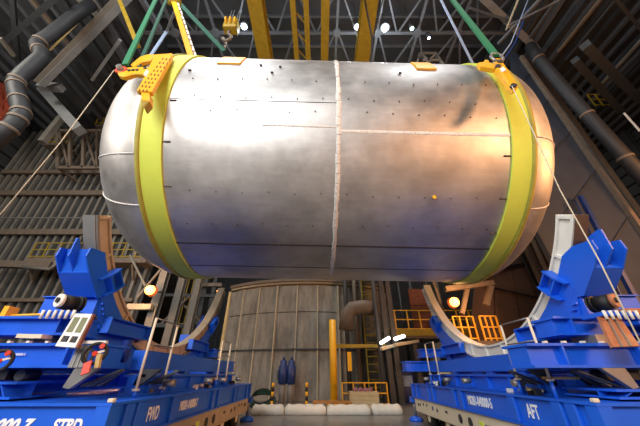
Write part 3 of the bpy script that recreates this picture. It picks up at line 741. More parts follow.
# small cabling and valve clutter on the frames
def clutter(cx, cy, cz, n, label, sx, sy):
    g = empty('valve_block', (cx, cy, cz), label, 'valves')
    for k in range(n):
        x = cx + random.uniform(-sx, sx); y = cy + random.uniform(-sy, sy)
        m = random.choice(['grey_steel', 'wood', 'black', 'blue', 'white', 'dark_steel'])
        if k % 2: MB().cyl((x, y, cz + .07), (random.choice((0, 1)), 1, 0), random.uniform(.025, .05), random.uniform(.1, .25), 8).build('valve', m, g)
        else: MB().box(x - .05, x + .05, y - .04, y + .04, cz, cz + random.uniform(.06, .14)).build('fitting', m, g)
clutter(-3.35, 6.3, 1.27, 9, 'small valves and fittings on the left base frame behind the near handrail', .2, .5)
clutter(-3.2, 8.6, 1.27, 9, 'small valves and fittings on the left base frame, middle', .15, .5)
clutter(3.95, 6.3, 1.27, 10, 'small valves and fittings on the right base frame behind the near handrail', .12, .5)
clutter(3.95, 10.8, 1.27, 10, 'small valves and fittings on the right base frame, far end', .12, .7)
clutter(-3.3, 11.4, 1.27, 8, 'small valves and fittings on the left base frame, far end', .2, .5)

def handrail(x, ya, yb, z0, h, label, lean=0, mid=.62, step=True):
    g = empty('handrail', (x, (ya + yb) / 2, z0), label, 'handrail')
    for y in (ya, yb):
        MB().tube([(x, y, z0), (x + lean, y, z0 + h)], .022, 8).build('post', 'cream', g)
        MB().box(x - .04, x + .04, y - .04, y + .04, z0 - .0, z0 + .03).build('foot', 'cream', g)
    MB().tube([(x + lean * mid, ya, z0 + h * mid), (x + lean * mid, yb, z0 + h * mid)], .014, 6).build('rail', 'grey_steel', g)
    MB().tube([(x + lean, ya, z0 + h), (x + lean, yb, z0 + h)], .014, 6).build('rail', 'grey_steel', g)
    if step: MB().box(x + .05 if x > 0 else x - .5, x + .5 if x > 0 else x - .05, ya, ya + .25, z0 + .02, z0 + .06).build('step', 'wood', g)
    for y in (ya, yb): MB().tube([(x, y, 1.266), (x, y, z0)], .03, 8).build('post_socket', 'blue', g)
handrail(-3.0, 5.28, 6.15, 1.36, 1.12, 'pale two-post handrail on the left frame, near one', step=False)
handrail(-3.05, 9.4, 10.3, 1.45, 1.05, 'pale two-post handrail at the far end of the left frame')
handrail(3.75, 5.2, 6.05, 1.5, .97, 'white two-post handrail on the right frame, near one')
handrail(3.8, 10.1, 10.9, 1.58, .95, 'white two-post handrail at the far end of the right frame')

# ================================================================ CONCRETE DRUM AND FLOOR CLUTTER
DX, DY, DR, DHt = -1.0, 33.2, 11.2, 8.3
HWD = 6.75
dr_ = empty('concrete_cell', (DX, DY - DR, 0), 'broad curved stained concrete cell standing on the floor beneath the tank', 'concrete cell')
AM = math.asin(HWD / DR)
def dp(a, r, z): return Vector((DX + r * math.sin(a), DY - r * math.cos(a), z))
rows = [(0.02, 3.1), (3.16, 5.7), (5.76, 7.75)]
NP = 9
for z0, z1 in rows:
    for k in range(NP):
        a0 = -AM + 2 * AM * k / NP + .002; a1 = -AM + 2 * AM * (k + 1) / NP - .002
        rr = DR + random.uniform(-.02, .02); vs = []
        for i in range(5):
            a = a0 + (a1 - a0) * i / 4
            for r in (rr, DR - .25):
                for z in (z0, z1): vs.append(dp(a, r, z))
        fs = []
        for i in range(4):
            b = i * 4; fs += [(b, b + 4, b + 5, b + 1), (b + 2, b + 3, b + 7, b + 6), (b + 1, b + 5, b + 7, b + 3), (b, b + 2, b + 6, b + 4)]
        fs += [(0, 1, 3, 2), (16, 18, 19, 17)]
        MB().add(vs, fs).build('concrete_panel', 'concrete', dr_)
base = [dp(-AM + 2 * AM * i / 24, DR - .26, 0) for i in range(25)]
MB().prism(base + [Vector((base[-1].x, 32, 0)), Vector((base[0].x, 32, 0))], (0, 0, 7.9)).build('core', 'concrete_light', dr_)
def curb(r0, r1, z0, z1, m, nm):
    MB().prism([dp(-AM + 2 * AM * i / 24, r1, z0) for i in range(25)] + [dp(AM - 2 * AM * i / 24, r0, z0) for i in range(25)], (0, 0, z1 - z0)).build(nm, m, dr_)
curb(DR - .6, DR + .12, 7.91, 8.06, 'concrete_light', 'rim'); curb(DR - .5, DR + .3, 8.07, DHt, 'girt', 'rim')
curb(DR + .025, DR + .12, 3.08, 3.18, 'dark_steel', 'ring_pipe')
for k in range(NP + 1):
    a = -AM + 2 * AM * k / NP; u = (math.sin(a), -math.cos(a), 0)
    MB().bar(dp(a, DR + .04, .1), dp(a, DR + .04, 7.8), .1, (.34 if k % 3 == 0 else .14), u).build('pilaster', 'concrete_light', dr_)
MB().bar(dp(-AM - .01, DR + .06, .1), dp(-AM - .01, DR + .06, 7.8), .2, .45, (0, -1, 0)).build('corner_post', 'wood', dr_)
# actuators
for px, lab in ((281.5, 'blue upright actuator on a grey post, left of the pair'), (290, 'blue upright actuator on a grey post, right of the pair')):
    p = at(px, 398, Y=20.8); p.z = 0; g = empty('actuator', p, lab, 'actuator')
    MB().cyl(p + Vector((0, 0, .6)), (0, 0, 1), .2, 1.2, 14).build('post', 'grey', g)
    MB().tube([p + Vector((0, 0, z)) for z in (1.0, 1.1, 2.0, 2.1, 2.35, 2.4)], [.2, .3, .3, .22, .22, .1], 16).build('body', 'machine_blue', g)
    MB().box(p.x - .34, p.x - .301, p.y - .3, p.y - .1, 1.3, 1.8).build('side_box', 'machine_blue', g)
    MB().cyl(p + Vector((0, 0, 2.5)), (0, 0, 1), .08, .2, 10).build('cap', 'machine_blue', g)
# striped posts
for px, lab in ((272, 'black and yellow striped post left of the actuators'), (306.5, 'black and yellow striped post right of the actuators')):
    p = at(px, 400, Y=17.0); p.z = 0; g = empty('striped_post', p, lab, 'post')
    for k in range(6): MB().cyl(p + Vector((0, 0, .1 + k * .2 + .0)), (0, 0, 1), .07, .198, 10).build('stripe', 'yellow' if k % 2 else 'black', g)
    MB().cyl(p + Vector((0, 0, .012)), (0, 0, 1), .2, .024, 14).build('base', 'black', g)
# white floor berm bags
def berm(px0, px1, Y, lab, h=.4):
    a, b = at(px0, 405, Y=Y), at(px1, 405, Y=Y); n = 14; pts = []; rs = []
    m = MB(); vs = []
    for i in range(n + 1):
        t = i / n; x = a.x + (b.x - a.x) * t; e = min(1, math.sin(math.pi * max(.03, min(.97, t))) * 5) ** .4
        hh = h * (e * .95 + .05 * math.sin(i * 1.7)); ww = .28 * e
        for k in range(10):
            an = math.pi * k / 9; vs.append((x, Y - ww * math.cos(an) + .02 * math.sin(i * 2.1), .003 + hh * math.sin(an) ** .7))
    fs = [(i * 10 + k, i * 10 + k + 1, (i + 1) * 10 + k + 1, (i + 1) * 10 + k) for i in range(n) for k in range(9)]
    fs += [(i * 10 + 9, i * 10, (i + 1) * 10, (i + 1) * 10 + 9) for i in range(n)] + [tuple(range(10))[::-1], tuple(n * 10 + k for k in range(10))]
    fs = [f[::-1] for f in fs]
    tag(m.add(vs, fs, True).build('berm_bag', 'bag'), lab, 'bag', 'white berm bags across the floor')
berm(253, 284.5, 15.4, 'white berm bag on the floor, leftmost of the row beside the left frame')
berm(285.5, 326, 15.5, 'white berm bag in front of the striped post and orange pallet')
berm(327, 370, 15.4, 'white berm bag below the beige crate')
berm(371, 401, 15.6, 'white berm bag on the floor, rightmost of the row beside the right frame')
# yellow column with arm (jib crane)
p = at(334, 397, Y=19.5); zt = at(333, 320, Y=19.5).z; p.z = 0
jb = empty('jib_crane', p, 'yellow jib crane column with a thin horizontal arm in front of the concrete cell', 'crane')
MB().cyl(p + Vector((0, 0, zt / 2)), (0, 0, 1), .22, zt, 16).build('column', 'yellow', jb)
MB().cyl(p + Vector((0, 0, .04)), (0, 0, 1), .45, .08, 16).build('base_plate', 'yellow', jb)
za = at(340, 346, Y=19.5).z; MB().box(p.x + .2, p.x + 3.4, p.y - .07, p.y + .07, za - .1, za + .1).build('arm', 'yellow_old', jb)
MB().box(p.x + .9, p.x + 1.15, p.y - .12, p.y + .12, za - 1.4, za - .35).build('trolley', 'yellow', jb)
MB().bar((p.x + 1.02, p.y, za - .1), (p.x + 1.02, p.y, za - .35), .05).build('hoist_rope', 'black', jb)
# pallet and crate
g = empty('pallet', (at(330, 402, Y=17.6).x, 17.6, 0), 'orange wooden pallet on the floor by the yellow column', 'pallet')
px = wloc(g).x
for k in range(6): MB().box(px - .9, px + 1.1, 17.0 + k * .2, 17.15 + k * .2, .3, .34).build('board', 'pallet', g)
for k in range(3): MB().box(px - .9 + k * .9, px - .7 + k * .9, 17.0, 18.15, .0, .298).build('bearer', 'pallet', g)
q = at(364, 401, Y=18); g = empty('crate', (q.x, 18, 0), 'beige crate with a crumpled cover on the floor behind the berm bags', 'crate')
for k in range(4): MB().box(q.x - .8, q.x + .75, 17.5, 18.4, .02 + k * .19, .2 + k * .19).build('plank', 'beige', g)
MB().tube([(q.x - .6 + .1 * k, 17.9, .78) for k in range(12)], [.05 + .16 * abs(math.sin(k * 1.1)) for k in range(12)], 8).build('cover', 'purple_cloth', g)
# coiled hoses at left of the actuators
g = empty('hose_coil', (at(262, 398, Y=17.5).x, 17.5, 0), 'dark coiled hose on the floor behind the left berm bag', 'hose')
q = wloc(g)
for k in range(5): MB().tube([q + Vector((math.cos(a) * (.75 - k * .06), math.sin(a) * .35, .35 + .3 * math.sin(a) + k * .06)) for a in [j * math.pi / 9 for j in range(18)]], .035, 6, closed=True).build('loop', 'green_dark' if k % 2 else 'black', g)
def railing(x0, x1, Y, z0, h, n, name, label, m='yellow', deck=None):
    g = empty(name, ((x0 + x1) / 2, Y, z0), label, 'railing')
    for k in range(n + 1):
        x = x0 + (x1 - x0) * k / n; MB().bar((x, Y, z0), (x, Y, z0 + h), .07).build('post', m, g)
    for f in (1, .55, .1): MB().bar((x0, Y - .01, z0 + h * f), (x1, Y - .01, z0 + h * f), .06).build('rail', m, g)
    if deck: MB().box(x0, x1, Y + .06, deck, z0 - .15, z0).build('deck', 'girt', g)
    return g
a = at(343, 397, Y=18.6); b = at(389, 397, Y=18.6); railing(a.x, b.x, 18.9, .0, 1.15, 4, 'safety_railing', 'yellow floor railing between the jib crane and the right frame')

# ================================================================ STEELWORK UNDER THE TANK, RIGHT
def col(px, py0, py1, Y, wd, m, label, name='steel_column', z0=None):
    a = at(px, py1, Y=Y); b = at(px, py0, Y=Y)
    x = a.x; z0 = a.z if z0 is None else z0
    g = MB(); g.ibeam((x, Y, z0), (x, Y, b.z), wd, wd, .05)
    return tag(g.build(name, m), label, 'column')
mz = empty('mezzanine', (at(405, 330, Y=21).x, 21, 0), 'dark mezzanine platform on columns with yellow railings, right of the concrete cell', 'platform')
x0, x1 = at(384, 330, Y=20).x, at(440, 330, Y=20).x + 4; zd = at(400, 331, Y=20).z
MB().box(x0, x1, 20, 23.2, zd - .45, zd).build('deck', 'girt', mz)
MB().box(x0, x1, 19.9, 19.998, zd - .3, zd + .1).build('kick_plate', 'yellow_old', mz)
for k, px in enumerate((386, 395, 420)):
    xx = at(px, 380, Y=20.4).x; MB().ibeam((xx, 20.4, 0), (xx, 20.4, zd - .46), .3, .3, .05).build('column', 'dark_steel', mz)
railing(x0, x1, 20.05, zd, 1.35, 9, 'platform_railing', 'yellow railing along the mezzanine edge')
for px in (391, 399):
    a = at(px, 398, Y=20.2); a2 = at(px, 270, Y=20.2)
    tag(MB().ibeam((a.x, 19.6, 0), (a.x, 19.6, 13), .32, .32, .05).build('steel_column', 'dark_steel'), f'dark steel column rising past the mezzanine, {"left" if px < 395 else "right"} of two', 'column')
for i, (pa, pb) in enumerate((((381, 343), (389, 338)), ((395, 339), (404, 336)))):
    tag(MB().tube([at(*pa, Y=18), at(*pb, Y=18.6)], .1, 8).build('tube_lamp', 'tube_light'), f'white tube lamp below the mezzanine, {("left", "right")[i]} one', 'lamp')
    tag(MB().bar(at(pa[0], pa[1] + 6, Y=18), at(pb[0] + 14, pb[1] + 5, Y=20.1), .16).build('bracket_arm', 'cream'), f'pale bracket arm under the {("left", "right")[i]} tube lamp', 'bracket')
# things below the mezzanine
for i, (px, py, w_, h_, m, lab, cat) in enumerate(((399, 370, 1.0, 2.2, 'dark_steel', 'tall dark cabinet with a lit screen under the mezzanine', 'cabinet'), (416, 372, .9, 1.8, 'machine_blue', 'blue cabinet under the mezzanine beside the right frame', 'cabinet'))):
    p = at(px, 390, Y=19.4); g = empty('cabinet', (p.x, 20.8, 0), lab, cat)
    MB().box(p.x - w_ / 2, p.x + w_ / 2, 20.9, 21.6, 0, h_).build('body', m, g)
    MB().box(p.x - w_ / 3, p.x + w_ / 3, 20.86, 20.899, h_ - .9, h_ - .3).build('screen', 'tube_light' if i == 0 else 'blue_sling', g)
# big grey pipe beside the cell
tag(MB().tube([at(346, 330, Y=20), at(347, 314, Y=20), at(352, 309, Y=20), at(362, 307, Y=20), at(378, 308, Y=20)], [.5, .5, .5, .48, .45], 14).build('curved_duct', 'girt'), 'short curved duct beside the top of the concrete cell', 'duct')
# yellow ladder cage next to the cell
g = empty('ladder_cage', (at(371, 330, Y=21).x, 21, 0), 'yellow caged ladder between the concrete cell and the mezzanine', 'ladder')
lx = wloc(g).x
for dx in (-.45, .45): MB().bar((lx + dx, 21, .05), (lx + dx, 21, 12), .09).build('stile', 'yellow_old', g)
for k in range(26): MB().bar((lx - .44, 21, .4 + k * .44), (lx + .44, 21, .4 + k * .44), .05).build('rung', 'yellow_old', g)
for k in range(7): MB().tube([(lx + .45 * math.cos(a), 21 - .75 * math.sin(a), 2.6 + k * 1.35) for a in [j * math.pi / 6 for j in range(7)]], .035, 5).build('hoop', 'yellow_old', g)
# pipes and frames behind
for i, (px, Y, m) in enumerate(((347, 21.3, 'dark_steel'), (357, 21.6, 'girt'), (364, 21.4, 'dark_steel'), (378, 19.5, 'purlin'), (384, 26, 'girt'), (405, 28, 'dark_steel'), (418, 27, 'purlin'), (436, 26, 'dark_steel'), (447, 25.6, 'girt'))):
    x = at(px, 330, Y=Y).x
    tag(MB().tube([(x, Y, 0), (x, Y, 12.5)], .16, 8).build('riser_pipe', m), f'thin vertical pipe right of the concrete cell, {("first", "second", "third", "fourth", "fifth", "sixth", "seventh", "eighth", "ninth")[i]} from the left', 'pipe', 'riser pipes right of the cell')
# copper-coloured panel on platform
a, b = at(411.5, 311, Y=20.6), at(425, 289, Y=20.6); a.z = zd
g = empty('wrapped_panel', a, 'reddish foil panel standing on the mezzanine', 'panel')
n = 5
for k in range(n): MB().box(a.x, b.x, 20.6 - .03 * (k % 2), 20.75, a.z + (b.z - a.z) * k / n + .02, a.z + (b.z - a.z) * (k + 1) / n).build('fold', 'rust', g)
# lit brown frame and rails behind right ring
g = empty('access_frame', at(474, 300, Y=15), 'rust-lit steel frame just under the right end of the tank', 'frame')
MB().bar(at(445, 289, Y=15), at(493, 283, Y=15), .3, .25).build('beam', 'girt', g)
MB().bar(at(455, 285, Y=15.6), at(476, 281, Y=15.4), .5, .25).build('beam', 'wood', g)
MB().bar(at(491, 286, Y=15), at(486, 305, Y=15), .25).build('post', 'girt', g)
MB().bar(at(468, 285, Y=15.2), at(462, 314, Y=15.2), .2).build('post', 'girt', g)
MB().bar(at(433, 281, Y=16), at(444, 314, Y=16), .12).build('post', 'girt', g)
for i, (a, b, Y, lab) in enumerate((((458, 341), (479, 341), 15.5, 'left'), ((486, 341), (503, 341), 15.2, 'right'))):
    p, q = at(*a, Y=Y), at(*b, Y=Y)
    railing(p.x, q.x, Y, p.z, 1.2, 3, 'guard_railing', f'yellow guard railing seen through the right ring, {lab} one')
tag(MB().box(at(440, 343, Y=15.8).x, at(520, 343, Y=15.8).x, 15.1, 17, at(458, 341, Y=15.5).z - .4, at(458, 341, Y=15.5).z - .02).build('walkway', 'girt'), 'brown walkway behind the right ring under the yellow guard railings', 'walkway')
# sodium lamps
def sodium(px, py, Y, r, label, power):
    p = at(px, py, Y=Y); g = empty('sodium_lamp', p, label, 'lamp')
    bm = MB(); bm.tube([p + Vector((0, -.3 * math.cos(a) * r * 3, 0)) for a in [k * math.pi / 8 for k in range(9)]], [max(.01, r * math.sin(a)) for a in [k * math.pi / 8 for k in range(9)]], 16).build('bulb', 'lamp_orange', g)
    MB().tube([p + Vector((0, r * .95, 0)), p + Vector((0, r * 1.3, 0)), p + Vector((0, r * 2.2, 0))], [r * 1.2, r, .1], 16).build('reflector', 'rust', g)
    MB().bar(p + Vector((0, r * 2.2, 0)), p + Vector((0, r * 2.2 + .8, .3)), .08).build('bracket', 'dark_steel', g)
    l = bpy.data.lights.new('sodium_light', 'POINT'); l.energy = power; l.color = (1, .48, .18); l.shadow_soft_size = .25
    o = bpy.data.objects.new('sodium_light', l); COL.objects.link(o); o.location = p + Vector((0, -r - .5, 0))
sodium(150, 290, 17.5, .3, 'glowing orange lamp left of the concrete cell, seen below the tank dome', 380)
sodium(454.5, 302, 14.8, .24, 'glowing orange lamp under the right end of the tank', 260)
sodium(218, 291, 21.2, .09, 'small warm lamp beside the left ring tip', 30)

# ================================================================ STEELWORK LEFT
for i, (px, py, Y, w_) in enumerate(((156, 305, 19, .5), (174.5, 312, 20.5, .5), (192.5, 310, 22, .5), (203, 300, 24.5, .35), (212, 300, 26.5, .35))):
    x = at(px, py, Y=Y).x
    tag(MB().ibeam((x, Y, 0), (x, Y, 13.5 if i else 12.3), w_, w_, .07).build('steel_column', 'rib' if i < 3 else 'dark_steel'), f'grey steel column left of the concrete cell, {("first", "second", "third", "fourth", "fifth")[i]} from the left', 'column')
def brace(name, a, b, Y, wd, m, label, cat='beam', Y2=None, h=None):
    return tag(MB().bar(at(*a, Y=Y), at(*b, Y=Y2 or Y), wd, h).build(name, m), label, cat)
brace('cross_beam', (128, 307), (152, 307), 18.4, .35, 'cream_worn', 'pale horizontal beam left of the orange lamp')
brace('cross_brace', (137, 298), (167, 262), 18.75, .12, 'rib', 'thin diagonal brace rising rightward behind the orange lamp')
brace('cross_brace', (130, 255), (146, 287), 18.75, .12, 'rib', 'thin diagonal brace falling rightward, left of the orange lamp')
brace('cross_beam', (150, 325), (215, 327), 23, .3, 'dark_steel', 'dark horizontal beam behind the left ring')
brace('cross_beam', (158, 295), (222, 296), 23.5, .25, 'dark_steel', 'dark upper horizontal beam behind the left ring')
brace('cross_brace', (160, 325), (190, 296), 23.3, .14, 'girt', 'brown diagonal brace behind the left ring, rising right')
brace('cross_brace', (175, 296), (205, 326), 23.6, .14, 'girt', 'brown diagonal brace behind the left ring, falling right')
brace('cross_beam', (195, 285), (222, 285), 24, .3, 'girt', 'short beam near the top left of the concrete cell')
a, b = at(176, 312, Y=25), at(192, 312, Y=25); railing(a.x, b.x, 25, 0, a.z + 3.4, 3, 'stair_cage', 'faint yellow cage behind the left ring columns', 'yellow_old')
# walkway with railing on corrugated wall
z = at(30, 257, Y=19.6).z; x0, x1 = at(26, 257, Y=19.6).x, at(146, 257, Y=19.6).x
wk = empty('wall_walkway', ((x0 + x1) / 2, 20.3, z), 'brown walkway bracketed to the corrugated wall behind the left pylon', 'walkway')
MB().box(x0, x1, 19.7, 20.69, z - .4, z).build('deck', 'girt', wk)
for k in range(4): MB().bar((x0 + .3 + k * 2.6, 20.65, z - 1.5), (x0 + .3 + k * 2.6, 19.9, z - .41), .15).build('bracket', 'girt', wk)
railing(x0, x1, 19.8, z, 1.25, 9, 'walkway_railing', 'yellow railing along the walkway on the corrugated wall', 'yellow_old')
brace('wall_beam', (-5, 264), (52, 266), 19.8, .5, 'girt', 'brown beam end below the wall walkway, at the left edge')
tag(MB().tube([at(22, 267, Y=19.4), at(50, 269, Y=19.4), at(55, 265, Y=19.4), at(59, 253, Y=19.4)], .12, 8).build('drain_pipe', 'rib'), 'bent pale pipe below the wall walkway', 'pipe')
brace('wall_pipe', (0, 218), (95, 218), 20.3, .08, 'rib', 'thin pale conduit across the corrugated wall', 'pipe')
# rectangular truss frame at the top of the wall
g = empty('lattice_frame', at(80, 170, Y=19), 'rusty rectangular lattice frame high on the corrugated wall beside the dome', 'frame')
P = lambda x, y: at(x, y, Y=19)
for a, b, w_ in (((58, 131), (103, 131), .38), ((58, 168), (103, 168), .38), ((58, 131), (58, 168), .35), ((103, 131), (103, 168), .35), ((70, 131), (70, 168), .3), ((84, 131), (83, 168), .3), ((59, 131), (69, 166), .22), ((85, 131), (96, 166), .22), ((97, 131), (97, 168), .2)):
    MB().bar(P(*a), P(*b), w_ * .75, .25, (0, 1, 0)).build('member', 'girt', g)
for q in (P(59, 131), P(102, 131), P(59, 168), P(102, 168)): MB().bar(q + Vector((0, .14, 0)), (q.x, WY - .01, q.z), .2).build('wall_stub', 'girt', g)
a, b = at(42, 143, Y=19.4), at(66, 143, Y=19.4); railing(a.x, b.x, 19.4, a.z, 1.3, 4, 'high_railing', 'short yellow railing high on the wall left of the lattice frame', 'yellow_old', deck=WY - .01)
a, b = at(95, 124, Y=19.4), at(108, 124, Y=19.4); railing(a.x, b.x, 19.4, a.z, 1.6, 2, 'high_railing', 'short yellow railing high beside the dome', 'yellow_old', deck=WY - .01)
# big raking beams, upper left
g = empty('raking_girder', at(45, 85, Y=15), 'wide grey girder slanting from the top edge down to the black duct', 'girder')
MB().bar(at(131, -6, Y=8.3), at(42, 84, Y=12.6), .5, .4, (0, 1, 0)).build('web', 'grey', g)
MB().bar(at(126, -8, Y=8.1), at(38, 83, Y=12.4), .08, .5, (0, 1, 0)).build('flange', 'rib', g)
brace('raking_beam', (40, 86), (62, 88), 13.2, .5, 'grey', 'short horizontal grey beam at the foot of the slanting girder')
brace('raking_beam', (44, 90), (80, 131), 15.2, .7, 'grey', 'grey beam falling right from the slanting girder to the lattice frame')
brace('raking_beam', (62, 117), (42, 142), 17, .45, 'rib', 'pale strut left of the lattice frame')
brace('raking_beam', (62, 117), (76, 131), 17, .3, 'rib', 'small strut touching the lattice frame')
LAB1 = ['brown bracing bar nearest the top left corner', 'upper pale strut meeting the slanting girder from above', 'lower pale strut meeting the slanting girder from above', 'short dark bar left of the duct bend', 'grey purlin bar between slanting girder and green slings', 'thin tan conduit parallel to the slanting girder', 'dark bar under the slanting girder, left of three', 'dark bar under the slanting girder, middle of three', 'dark bar under the slanting girder, right of three', 'dark hanger bar along the left edge above the lattice', 'grey bar beside the dull yellow beam at the top', 'thin grey bar crossing toward the lattice frame', 'long dark bar rising rightward through the top left corner', 'small pale bar in front of the reddish lattice']
for i, (a, b, w_, m) in enumerate((((28, -5), (68, 44), .25, 'girt'), ((75, -5), (100, 18), .3, 'rib'), ((88, -5), (103, 14), .2, 'rib'), ((0, 40), (20, 62), .3, 'dark_steel'), ((104, 22), (126, 62), .4, 'purlin'), ((50, 50), (92, 8), .12, 'wood'), ((64, 50), (98, 92), .5, 'dark_steel'), ((76, 40), (112, 84), .5, 'dark_steel'), ((50, 68), (88, 112), .5, 'dark_steel'), ((12, -5), (18, 60), .25, 'dark_steel'), ((140, -4), (160, 30), .3, 'purlin'), ((120, 40), (92, 80), .2, 'grey'), ((60, -6), (-5, 50), .3, 'dark_steel'), ((0, 38), (14, 56), .2, 'rib'))):
    tag(MB().bar(at(*a, Z=23.9 - i * .22), at(*b, Z=23.9 - i * .22), w_).build('bracing_member', m), LAB1[i], 'beam', 'upper left bracing members')
brace('yellow_beam', (117, -6), (138, 46), 7.6, .2, 'yellow_old', 'narrow dull yellow beam left of the green slings')
# reddish open frame at far left
g = empty('red_lattice', at(5, 90, Y=15.5), 'reddish steel lattice at the left edge behind the black duct', 'frame')
for a, b in (((-4, 50), (14, 70)), ((-4, 68), (18, 90)), ((-4, 92), (16, 72)), ((-4, 112), (20, 88)), ((8, 60), (8, 110)), ((-2, 80), (12, 96)), ((-4, 120), (16, 104)), ((-4, 60), (6, 52)), ((-6, 84), (10, 66)), ((2, 50), (2, 120)), ((-4, 104), (12, 80))):
    MB().bar(at(*a, Y=15.5), at(*b, Y=15.6), .28).build('member', 'red_frame', g)
# black duct with bellows, upper left
def duct(pts, r, Y, label, bands):
    g = empty('duct', at(*pts[0], Y=Y), label, 'duct')
    P3 = [at(*p, Y=Y) for p in pts]
    MB().tube(P3, r, 18).build('pipe', 'duct', g)
    for (i, t) in bands:
        a, b = P3[i], P3[i + 1]; c = a.lerp(b, t); d = (b - a).normalized(); MB().cyl(c, d, r * 1.08, .14, 20).build('band', 'girt', g)
duct([(92, 4), (78, 13), (48, 37), (41, 41), (37, 45), (38, 49), (42, 53), (41, 58), (22, 75), (16, 82), (16, 90), (21, 108), (21, 115), (14, 125), (-12, 146)], .36, 8.6, 'black segmented duct zigzagging down the left edge', [(8, .85), (9, .5), (10, .6), (11, .8), (12, .5), (13, .2), (5, .5), (3, .3)])

# ================================================================ RIGHT SIDE STEELWORK
g = empty('dark_panel', at(640, 330, Y=12.3), 'huge dark navy panel leaning behind the right end of the tank', 'panel')
P = lambda x, y, Y=12.3: at(x, y, Y=Y)
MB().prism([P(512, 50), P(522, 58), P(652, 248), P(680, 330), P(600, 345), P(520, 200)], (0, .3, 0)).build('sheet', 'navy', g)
MB().bar(P(521, 57, 12.2), P(654, 249, 12.2), .22, .3, (0, 1, 0)).build('edge_beam', 'girt', g)
MB().bar(P(526, 57, 12.7), P(660, 248, 12.7), .4, .4, (0, 1, 0)).build('edge_beam', 'dark_steel', g)
for k in range(5):
    t = .12 + k * .19
    MB().bar(P(521, 57).lerp(P(654, 249), t) + Vector((0, -.06, 0)), P(500, 80).lerp(P(600, 345), t) + Vector((0, -.06, 0)), .04).build('joint', 'dark_steel', g)
for a, b, w_ in (((580, 196), (660, 345), .18), ((575, 200), (640, 335), .05)):
    tag(MB().bar(at(*a, Y=11.9), at(*b, Y=11.9), w_).build('blue_post', 'machine_blue'), 'blue steel post behind the right pylon' if w_ > .1 else 'thin blue edge strip behind the right pylon', 'post')
duct([(530, 46), (536, 56), (565, 90), (604, 134), (664, 201)], .34, 11.0, 'long dark duct slanting down the right side', [(1, .1), (2, .6), (3, .4)])
LAB2 = ['widest pale beam running down to the dark panel corner', 'thin grey bar crossing the wide pale beam', 'thin cream rope-like bar above the right bracket', 'thick dark pipe-like bar rising to the top edge, nearest the dark duct', 'thin brown bar beside the thick dark bar', 'thick dark bar ending near the right edge', 'thin dark bar between the brown bar and the right edge', 'pale bar at the right edge above the yellow railing', 'dark bar at the right edge above the yellow railing', 'short dark bar above the dark panel corner', 'brown bar parallel to and right of the dark duct', 'dark bar touching the top right corner', 'grey bar rising steeply from the right bracket', 'thin flatter grey bar above the right bracket', 'left of two dark bars right of the duct', 'right of two dark bars right of the duct']
for i, (a, b, w_, m) in enumerate((((480, -5), (538, 50), .5, 'grey'), ((470, 8), (520, 24), .15, 'purlin'), ((520, -5), (506, 30), .1, 'rope'), ((590, -5), (548, 48), .45, 'duct'), ((604, -5), (558, 52), .2, 'girt'), ((600, 84), (650, 28), .4, 'duct'), ((620, -5), (566, 60), .15, 'dark_steel'), ((645, 36), (598, 88), .2, 'rib'), ((650, 50), (604, 96), .3, 'duct'), ((560, -5), (530, 38), .2, 'dark_steel'), ((560, 88), (618, 158), .3, 'brown'), ((612, -5), (650, 40), .2, 'dark_steel'), ((545, -6), (498, 44), .16, 'purlin'), ((560, 0), (510, 25), .1, 'purlin'), ((575, 60), (620, 110), .5, 'dark_steel'), ((585, 45), (640, 100), .6, 'dark_steel'))):
    tag(MB().bar(at(*a, Z=24.0 - i * .3), at(*b, Z=24.0 - i * .3), w_ * .85).build('bracing_member', m), LAB2[i], 'beam', 'upper right bracing members')
g = empty('lattice_frame', at(530, 50, Y=14.2), 'small grey lattice at the top corner of the dark panel', 'frame')
for a, b in (((526, 52), (536, 60)), ((536, 60), (544, 72)), ((528, 62), (538, 56)), ((532, 68), (544, 64)), ((524, 56), (540, 76))): MB().bar(at(*a, Y=14.2), at(*b, Y=14.2), .1).build('member', 'grey', g)
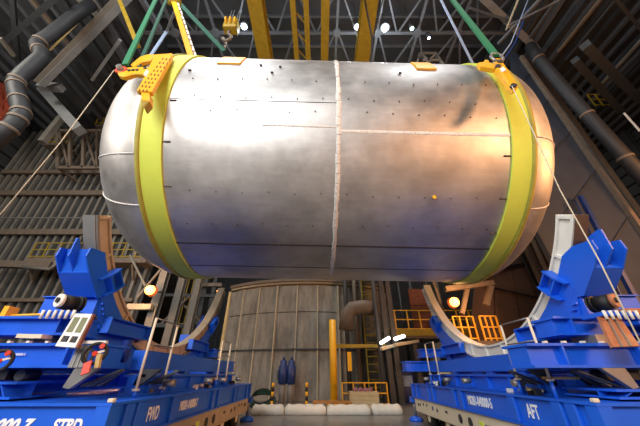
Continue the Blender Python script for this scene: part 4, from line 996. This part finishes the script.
g = empty('lattice_frame', at(430, 60, Y=13), 'pale open lattice box standing above the tank, right of the lamps', 'frame')
for a, b in (((420, 53), (436, 53)), ((423, 60), (441, 60)), ((420, 53), (416, 66)), ((436, 53), (444, 66)), ((421, 54), (430, 62)), ((436, 54), (426, 63)), ((418, 59), (424, 53))): MB().bar(at(*a, Y=13), at(*b, Y=13), .14).build('member', 'rib', g)
a, b = at(596, 106, Y=15), at(618, 104, Y=15); hr = railing(a.x, b.x, 15, a.z, 1.5, 3, 'high_railing', 'dull yellow railing high at the right, below the pipes', 'yellow_old')
for q in (a.x, b.x): MB().bar((q, 15.1, a.z), (q, 15.1, 24.29), .06).build('hanger', 'dark_steel', hr)
brace('strip_light_bracket', (624, 113), (640, 131), 12.5, .08, 'white', 'thin white strip at the right edge beside the duct', 'strip')
# brown sloping screen and boards behind the right ring
g = empty('brown_screen', at(510, 330, Y=17), 'brown sheeted screen behind the right end of the tank', 'screen')
for k in range(4):
    u0, u1 = k / 4, (k + 1) / 4 - .01
    A, B, C, D = at(478, 258, Y=17), at(538, 232, Y=17), at(608, 409.6, Y=17), at(462, 409.6, Y=17)
    MB().prism([A.lerp(B, u0), A.lerp(B, u1), D.lerp(C, u1), D.lerp(C, u0)], (0, .1, 0)).build('sheet_panel', 'brown', g)
for a, b in (((494, 270), (545, 262)), ((480, 285), (548, 300)), ((497, 265), (480, 285)), ((500, 268), (530, 262))): MB().bar(at(*a, Y=16.9), at(*b, Y=16.9), .08).build('wire', 'black', g)
for i, (a, b, w_, m) in enumerate((((512, 232), (566, 352), .14, 'black'), ((519, 230), (574, 352), .3, 'girt'), ((526, 226), (582, 352), .2, 'cream_worn'), ((531, 222), (588, 350), .35, 'brown'), ((538, 224), (592, 348), .14, 'yellow_old'))):
    b = (a[0] + (b[0] - a[0]) * (411 - a[1]) / (b[1] - a[1]), 411)
    tag(MB().bar(at(*a, Y=16.3), at(*b, Y=16.3), w_).build('upright_board', m), f'slanting upright board right of the tank, {("first", "second", "third", "fourth", "fifth")[i]} from the left', 'board', 'upright boards behind the right ring')
